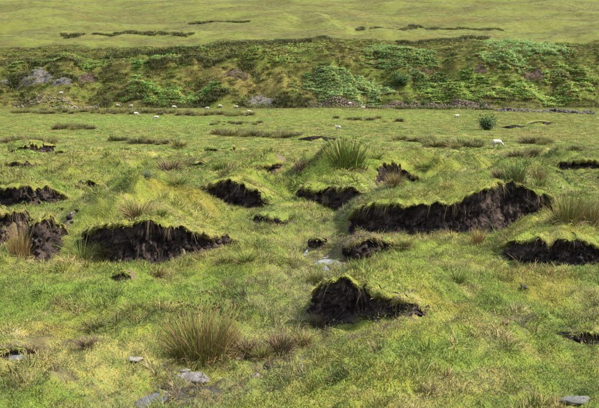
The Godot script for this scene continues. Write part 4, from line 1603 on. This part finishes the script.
func make_far_rushes() -> void:
	# small tussocks on the moor and the pasture, all alike; pixel line, number, height
	var lines := [
		[[214, 134], [300, 138], 34, 6.0, "dark rush tussock in the long strip behind the flat knoll"],
		[[424, 146], [480, 147], 26, 6.5, "dark rush tussock in the strip beside the grazing sheep on the moor"],
		[[524, 142], [548, 143], 12, 6.0, "rush tussock in the short strip on the moor beyond the dark green rush clump"],
		[[8, 142], [52, 144], 18, 6.0, "rush tussock in the strip just behind the long thin peat edge"],
		[[56, 128], [92, 129], 16, 4.5, "dark rush tussock in the short isolated strip on bright pasture"],
		[[12, 113], [110, 112], 44, 3.6, "brown rush tussock in the band along the river below the clay scars"],
		[[112, 114], [150, 112], 16, 3.6, "brown rush tussock among the sheep by the river"],
		[[146, 113], [212, 115], 26, 3.6, "rush tussock on the pasture below the bright bracken of the tawny slope"],
		[[208, 114], [250, 116], 14, 3.4, "rush tussock scattered near the sheep below the river cliff"],
		[[400, 141], [430, 142], 8, 5.0, "rush tussock in the thin row left of the moor strip with the sheep"],
		[[110, 140], [180, 146], 14, 5.0, "lone rush tussock on the moor behind the brown withered tussock"],
		[[560, 150], [590, 152], 8, 5.0, "rush tussock on the moor beyond the flat-topped peat bank"],
		[[540, 155], [510, 158], 8, 6.0, "rush tussock just behind the dark green rush clump"],
		[[330, 118], [400, 122], 12, 3.0, "low rush tussock on the pasture below the gravel bank"],
		[[210, 124], [260, 124], 14, 3.0, "low rush tussock in the thin line across the bright pasture"],
	]
	var m := rush_meshes("dark")
	var b := rush_meshes("brown")
	var g := rush_meshes("mixed")
	for a in lines:
		for i in a[2]:
			var f: float = (i + rng.randf()) / a[2]
			var px: float = lerpf(a[0][0], a[1][0], f)
			var py: float = lerpf(a[0][1], a[1][1], f) + rng.randfn(0.0, 0.9)
			var p := hit(px, py)
			p.y = ground_h(p.x, p.z)
			var d := -p.z
			var o := root_node("rush_tussock", p, rng.randf() * TAU)
			var h: float = 2.0 * a[3] * d / FOCAL * rng.randf_range(0.4, 1.2)
			h = minf(h, 1.5)
			var w: float = h * rng.randf_range(1.3, 2.2)
			o.scale = Vector3(w, h, w)
			tag(o, a[4], "rushes", "small far rush tussocks")
			inst("green_stems", (m if rng.randf() < 0.4 else g)[0], o).set_meta("kind", "stuff")
			inst("dry_stems", (b if rng.randf() < 0.5 else g)[1], o).set_meta("kind", "stuff")

# ------------------------------------------------------------------ stones
func rock_mesh(seed_value: int, rough: float, col: Color, m: Material, tint := 1.0) -> ArrayMesh:
	var n := noise(seed_value, 0.9, 3)
	var rows := 9
	var cols := 15
	var v := PackedVector3Array()
	var c := PackedColorArray()
	for r in rows:
		var th := PI * r / (rows - 1)
		for q in cols:
			var ph := TAU * (q % (cols - 1)) / (cols - 1)
			var d := Vector3(sin(th) * cos(ph), cos(th), sin(th) * sin(ph))
			var k := 1.0 + rough * n.get_noise_3dv(d * 1.6)
			# planes knocked off
			for e in 5:
				var pl := Vector3(sin(e * 2.1 + seed_value), cos(e * 1.7 + seed_value * 0.7), sin(e * 3.3 + seed_value * 1.3)).normalized()
				var t := d.dot(pl) * k
				if t > 0.72:
					k *= 0.72 / t
			v.append(d * k)
			var f := 0.85 + 0.5 * n.get_noise_3dv(d * 3.0)
			c.append(Color(minf(col.r * f * tint, 1), minf(col.g * f * tint, 1), minf(col.b * f * tint, 1)))
	return grid_mesh(v, c, rows, cols, m)

func stone(px: float, py: float, size: Vector3, turn: float, tilt: float, seed_value: int, col: Color, label: String) -> void:
	var p := stand(px, py)
	var o := inst("stone", rock_mesh(seed_value, 0.5, col, mats["stone"]))
	o.position = p + Vector3(0, size.y * 0.25, 0)
	o.rotation = Vector3(tilt, turn, tilt * 0.5)
	o.scale = size
	tag(o, label, "stone")

func make_stones() -> void:
	slab()
	stone(135, 360, Vector3(0.095, 0.03, 0.06), 0.2, 0.05, 3, Color(0.36, 0.33, 0.28), "pale round stone half sunk in grass left of the muddy pool")
	stone(18, 359, Vector3(0.13, 0.035, 0.09), -0.2, 0.05, 8, Color(0.24, 0.24, 0.25), "flat grey stone below the low dark peat bank")
	stone(239, 359, Vector3(0.06, 0.025, 0.03), 0.7, 0.2, 5, Color(0.36, 0.32, 0.26), "small pale sliver of stone near the great rush clump's foot")
	stone(184, 371, Vector3(0.08, 0.02, 0.04), 0.1, 0.0, 12, Color(0.28, 0.26, 0.23), "thin flat chip lying in the mud behind the pale slab")
	stone(506, 324, Vector3(0.05, 0.04, 0.04), 0.4, 0.1, 6, Color(0.30, 0.19, 0.10), "small orange-brown stone on the bare mud patch")
	stone(524, 288, Vector3(0.05, 0.045, 0.05), 0.4, 0.1, 7, Color(0.06, 0.06, 0.065), "small dark stone in the golden moss")
	stone(574, 401, Vector3(0.17, 0.04, 0.07), 0.1, 0.1, 9, Color(0.2, 0.2, 0.195), "large whitish stone breaking through the grass by itself")
	stone(256, 377, Vector3(0.06, 0.03, 0.05), 0.4, 0.1, 14, Color(0.28, 0.24, 0.18), "small tan stone in the grass right of the muddy pool")
	stone(71, 214, Vector3(0.03, 0.025, 0.03), 0.4, 0.1, 15, Color(0.3, 0.29, 0.27), "tiny white stone on the brown eroded peat slope")
	stone(42, 149.5, Vector3(0.22, 0.18, 0.2), 0.4, 0.1, 16, Color(0.4, 0.39, 0.36), "white stone on the long thin peat edge")
	# gravel along the river, far too small to tell apart
	gravel([[308, 105.5], [350, 105.5], [400, 106], [450, 106.5], [492, 107]], 2400, Vector2(0.1, 0.34), 0.8, Color(0.23, 0.18, 0.14), "pinkish brown gravel bank along the river's edge")
	gravel([[496, 111], [530, 111.5], [560, 112.5], [592, 114]], 1000, Vector2(0.1, 0.4), 0.8, Color(0.18, 0.16, 0.14), "grey boulders heaped along the river bend")
	gravel([[12, 103], [60, 103.5], [104, 104]], 260, Vector2(0.15, 0.4), 0.5, Color(0.33, 0.27, 0.21), "pale shingle strip at the river below the clay scars")

func gravel(line: Array, count: int, size: Vector2, heap: float, col: Color, label: String) -> void:
	var m := rock_mesh(21, 0.5, Color(1, 1, 1), mats["stone"])
	var pts := []
	for q in line:
		pts.append(hit(q[0], q[1]))
	var buf := PackedFloat32Array()
	buf.resize(count * 16)
	for i in count:
		var f: float = rng.randf() * (pts.size() - 1)
		var i0 := int(f)
		var p: Vector3 = pts[i0].lerp(pts[mini(i0 + 1, pts.size() - 1)], f - i0)
		var off := rng.randf_range(-1.0, 1.0)
		var x := p.x + rng.randf_range(-0.5, 0.5)
		var z := p.z + off * 1.6
		var pile := heap * (1.0 - off * off) * rng.randf() * (0.6 + 0.8 * n_patch2.get_noise_2d(x * 1.2, 9.0))
		var y := ground_h(x, z) + maxf(pile, 0.0)
		var s := rng.randf_range(size.x, size.y)
		var t := Basis.from_euler(Vector3(rng.randf() * 0.6, rng.randf() * TAU, rng.randf() * 0.6)) * Basis.from_scale(Vector3(s, s * 0.65, s * 0.85))
		var o := i * 16
		for r in 3:
			buf[o + r * 4] = t.x[r]
			buf[o + r * 4 + 1] = t.y[r]
			buf[o + r * 4 + 2] = t.z[r]
		buf[o + 3] = x
		buf[o + 7] = y
		buf[o + 11] = z
		var j := rng.randf_range(0.55, 1.35)
		buf[o + 12] = col.r * j * rng.randf_range(0.9, 1.15)
		buf[o + 13] = col.g * j
		buf[o + 14] = col.b * j
		buf[o + 15] = 1.0
	put_copies("gravel", m, buf, count, label, "gravel")

# the bleached slab in the muddy pool: long, wedge-shaped, ribbed, with a dark hollow under its flank
func slab() -> void:
	var p := stand(190, 382)
	var rows := 9
	var cols := 27
	var v := PackedVector3Array()
	var c := PackedColorArray()
	var n := noise(44, 3.0, 3)
	for r in rows:
		var a := PI * 2.0 * r / (rows - 1)
		for q in cols:
			var t := float(q) / (cols - 1)
			var x := (t - 0.5) * 0.42
			var wide := 0.075 * (1.0 - pow(absf(t * 2.0 - 1.15), 3.0)) + 0.008
			wide = maxf(wide, 0.006) * (1.0 + 0.35 * n.get_noise_2d(x * 3.0, 3.0))
			var high := 0.028 * (1.0 - pow(absf(t * 2.0 - 1.0), 2.5)) + 0.006
			high *= 1.0 + 0.6 * n.get_noise_2d(x * 4.0, 8.0)
			var ca := signf(cos(a)) * pow(absf(cos(a)), 0.6)
			var sa := signf(sin(a)) * pow(absf(sin(a)), 0.6)
			var dent := 0.02 * exp(-pow((t - 0.42) / 0.12, 2.0)) * maxf(0.0, -ca + 0.2)
			v.append(Vector3(x, sa * high - dent + 0.01 * n.get_noise_2d(x * 9.0, a), -ca * wide + 0.02 * sin(t * 7.0)))
			var f := 0.75 + 0.5 * n.get_noise_2d(x * 3.0, a * 2.0)
			c.append(Color(0.30 * f, 0.28 * f, 0.285 * f))
	var o := inst("pale_slab", grid_mesh(v, c, rows, cols, mats["stone"]))
	o.position = p + Vector3(0, 0.045, 0)
	o.rotation = Vector3(0.25, -0.12, -0.06)
	tag(o, "bleached pale slab with a hollow flank lying in the muddy pool", "slab")

# ------------------------------------------------------------------ shrubs
func shrub_meshes() -> Array:
	var v := PackedVector3Array()
	var n := PackedVector3Array()
	var c := PackedColorArray()
	var idx := PackedInt32Array()
	var tv := PackedVector3Array()
	var tn := PackedVector3Array()
	var tc := PackedColorArray()
	var ti := PackedInt32Array()
	for i in 26:
		var a := rng.randf() * TAU
		var out := Vector3(cos(a), 0, sin(a))
		var dir := (Vector3.UP * rng.randf_range(0.6, 1.3) + out * rng.randf_range(0.2, 1.0)).normalized()
		var l := rng.randf_range(0.5, 0.95)
		blade(tv, tn, tc, ti, out * 0.05 - Vector3(0, 0.05, 0), dir, out * 0.1, l, 0.05, Color.WHITE, 4, 0.0)
		for k in 110:
			var t := rng.randf_range(0.3, 1.05)
			var p := dir * l * t + out * 0.1 * l * t * t + Vector3(rng.randfn(), rng.randfn(), rng.randfn()) * 0.13
			if p.y < 0.03:
				continue
			var j := v.size()
			var u := Vector3(rng.randf_range(-1, 1), rng.randf_range(-1, 1), rng.randf_range(-1, 1)).normalized() * 0.038
			var w := u.cross(Vector3(rng.randf_range(-1, 1), rng.randf_range(-1, 1), rng.randf_range(-1, 1))).normalized() * 0.022
			v.append_array([p - u, p + w, p + u, p - w])
			var nn := (p.normalized() + Vector3.UP * 0.5).normalized()
			if u.cross(w).dot(nn) < 0.0:
				nn = -nn
			var f := rng.randf_range(0.6, 1.2)
			for e in 4:
				n.append(nn)
				c.append(Color(0.05 * f, 0.085 * f, 0.025 * f))
			idx.append_array([j, j + 1, j + 2, j, j + 2, j + 3])
	return [mesh_of(v, n, c, idx, mats["leaf"]), mesh_of(tv, tn, tc, ti, mats["twig"])]

func make_shrubs() -> void:
	var m := shrub_meshes()
	for a in [
		[487, 130, 17, 24, "leafy dark green bush standing alone on the pasture"],
		[425, 107, 8, 10, "small dark bush on the gravel bank above the pasture"],
		[482, 109, 8, 8, "small dark bush at the end of the gravel bank"],
		[403, 84, 12, 26, "dark spreading bush in the bank under the dark bracken thicket"],
		[408, 104, 5, 12, "low dark bush beside the small one on the gravel bank"],
	]:
		var p := stand(a[0], a[1])
		var d := -p.z
		var o := root_node("bush", p, rng.randf() * TAU)
		o.scale = Vector3(a[3] * d / FOCAL / 1.5, a[2] * d / FOCAL, a[3] * d / FOCAL / 1.5)
		tag(o, a[4], "bush", "bushes in the valley")
		inst("foliage", m[0], o).set_meta("kind", "stuff")
		inst("branches", m[1], o).set_meta("kind", "stuff")

# ------------------------------------------------------------------ sheep
func field(p: Vector3, bones: Array) -> float:
	var best := 1e9
	for b in bones:
		var a: Vector3 = b[0]
		var ab: Vector3 = b[1] - a
		var t := clampf((p - a).dot(ab) / maxf(ab.length_squared(), 1e-6), 0.0, 1.0)
		var d := (p - a - ab * t).length() - lerpf(b[2], b[3], t)
		var k := 0.03
		var h := clampf(0.5 + 0.5 * (best - d) / k, 0.0, 1.0)
		best = lerpf(best, d, h) - k * h * (1.0 - h)
	return best

func skin(bones: Array, lo: Vector3, hi: Vector3, cell: float, paint: Callable, m: Material) -> ArrayMesh:
	var nx := int((hi.x - lo.x) / cell) + 2
	var ny := int((hi.y - lo.y) / cell) + 2
	var nz := int((hi.z - lo.z) / cell) + 2
	var f := PackedFloat32Array()
	f.resize(nx * ny * nz)
	for i in nx:
		for j in ny:
			for k in nz:
				f[(i * ny + j) * nz + k] = field(lo + Vector3(i, j, k) * cell, bones)
	var at := {}
	var v := PackedVector3Array()
	var n := PackedVector3Array()
	var c := PackedColorArray()
	var idx := PackedInt32Array()
	for i in nx - 1:
		for j in ny - 1:
			for k in nz - 1:
				var sum := Vector3.ZERO
				var cnt := 0
				var vals := PackedFloat32Array()
				for e in 8:
					vals.append(f[((i + (e & 1)) * ny + j + ((e >> 1) & 1)) * nz + k + (e >> 2)])
				for e in 8:
					for ax in 3:
						var g: int = e | (1 << ax)
						if g == e:
							continue
						if (vals[e] < 0.0) != (vals[g] < 0.0):
							var t := vals[e] / (vals[e] - vals[g])
							var pe := Vector3(e & 1, (e >> 1) & 1, e >> 2)
							var pg := Vector3(g & 1, (g >> 1) & 1, g >> 2)
							sum += pe.lerp(pg, t)
							cnt += 1
				if cnt:
					var p := lo + (Vector3(i, j, k) + sum / cnt) * cell
					at[(i * ny + j) * nz + k] = v.size()
					v.append(p)
					var d := 0.01
					n.append(Vector3(field(p + Vector3(d, 0, 0), bones) - field(p - Vector3(d, 0, 0), bones), field(p + Vector3(0, d, 0), bones) - field(p - Vector3(0, d, 0), bones), field(p + Vector3(0, 0, d), bones) - field(p - Vector3(0, 0, d), bones)).normalized())
					c.append(paint.call(p))
	var st := [ny * nz, nz, 1]
	for i in range(1, nx - 1):
		for j in range(1, ny - 1):
			for k in range(1, nz - 1):
				var o: int = (i * ny + j) * nz + k
				for ax in 3:
					var q: int = o + st[ax]
					if (f[o] < 0.0) == (f[q] < 0.0):
						continue
					var u: int = st[(ax + 1) % 3]
					var w: int = st[(ax + 2) % 3]
					var quad := [at.get(o), at.get(o - u), at.get(o - u - w), at.get(o - w)]
					if quad.has(null):
						continue
					if f[o] < 0.0:
						quad.reverse()
					idx.append_array([quad[0], quad[1], quad[2], quad[0], quad[2], quad[3]])
	return mesh_of(v, n, c, idx, m)

func sheep_mesh(grazing: bool) -> ArrayMesh:
	var head := Vector3(0.72, 0.24, 0.03) if grazing else Vector3(0.66, 0.92, 0.05)
	var nose := Vector3(0.80, 0.09, 0.04) if grazing else Vector3(0.84, 0.84, 0.08)
	var bones := [
		[Vector3(-0.34, 0.60, 0), Vector3(0.30, 0.60, 0), 0.24, 0.23],
		[Vector3(-0.30, 0.66, 0), Vector3(0.10, 0.65, 0), 0.22, 0.22],
		[Vector3(0.34, 0.64, 0), head, 0.16, 0.085],
		[head, nose, 0.085, 0.05],
		[Vector3(-0.54, 0.66, 0), Vector3(-0.60, 0.44, 0), 0.06, 0.04],
	]
	for s in [-1.0, 1.0]:
		bones.append([Vector3(0.26, 0.52, 0.12 * s), Vector3(0.28, 0.30, 0.12 * s), 0.10, 0.05])
		bones.append([Vector3(0.28, 0.30, 0.12 * s), Vector3(0.27 + 0.05 * s, 0.02, 0.12 * s), 0.042, 0.034])
		bones.append([Vector3(-0.34, 0.52, 0.12 * s), Vector3(-0.30, 0.34, 0.13 * s), 0.13, 0.06])
		bones.append([Vector3(-0.30, 0.34, 0.13 * s), Vector3(-0.38, 0.22, 0.13 * s), 0.055, 0.04])
		bones.append([Vector3(-0.38, 0.22, 0.13 * s), Vector3(-0.35 - 0.04 * s, 0.02, 0.13 * s), 0.04, 0.034])
		bones.append([head + Vector3(-0.03, 0.04, 0.06 * s), head + Vector3(-0.05, 0.03, 0.17 * s), 0.03, 0.02])
	var paint := func(p: Vector3) -> Color:
		if p.distance_to(head.lerp(nose, 0.6)) < 0.13 or p.y < 0.30 and p.x < 0.5:
			return Color(0.16, 0.14, 0.12)
		return Color(0.32, 0.295, 0.245)
	return skin(bones, Vector3(-0.8, -0.08, -0.36), Vector3(1.0, 1.1, 0.36), 0.045, paint, mats["wool"])

func make_sheep() -> void:
	var graze := sheep_mesh(true)
	var look := sheep_mesh(false)
	for a in [
		[497, 147, 0, 0.2, "white sheep grazing on the moor behind the longest peat face"],
		[338, 130, 1, 2.6, "white sheep standing on the moor behind the tall green rush clump"],
		[457, 118, 1, 0.4, "white sheep standing on the pasture below the gravel bank's end"],
		[118, 107, 0, 0.1, "white sheep facing right, one of a pair among the tussocks by the river fringe"],
		[131, 107.5, 0, 3.0, "white sheep facing left, one of a pair among the tussocks by the river fringe"],
		[136, 115.5, 0, 0.4, "white sheep grazing on the bright pasture below the pair by the river"],
		[156, 119.5, 0, 3.3, "white sheep grazing lowest on the bright pasture, clear of the tussocks"],
		[174, 108.5, 0, 0.3, "white sheep grazing below the bright bracken of the tawny slope"],
		[207, 110, 0, 3.0, "white sheep grazing below the small bracken clump by the river"],
		[249, 113.5, 0, 0.0, "white sheep grazing below the grey-brown river cliff"],
		[61, 94.5, 1, 0.3, "white sheep standing on the bank under the clay scars"],
		[350, 105, 0, 0.5, "white sheep on the gravel bank below the broad bracken thicket"],
		[220, 107.5, 0, 0.2, "white sheep right of the small bracken clump by the river"],
		[236, 108.5, 1, 3.0, "white sheep standing between the small bracken clump and the river cliff"],
		[363, 109.5, 0, 3.2, "white sheep at the foot of the gravel bank"],
	]:
		var p := stand(a[0], a[1])
		var o := inst("sheep", graze if a[2] == 0 else look)
		o.position = p - Vector3(0, 0.02, 0)
		o.rotation.y = a[3]
		o.scale = Vector3.ONE * (0.72 if a[0] == 497 else 0.85)
		tag(o, a[4], "sheep", "sheep in the valley")
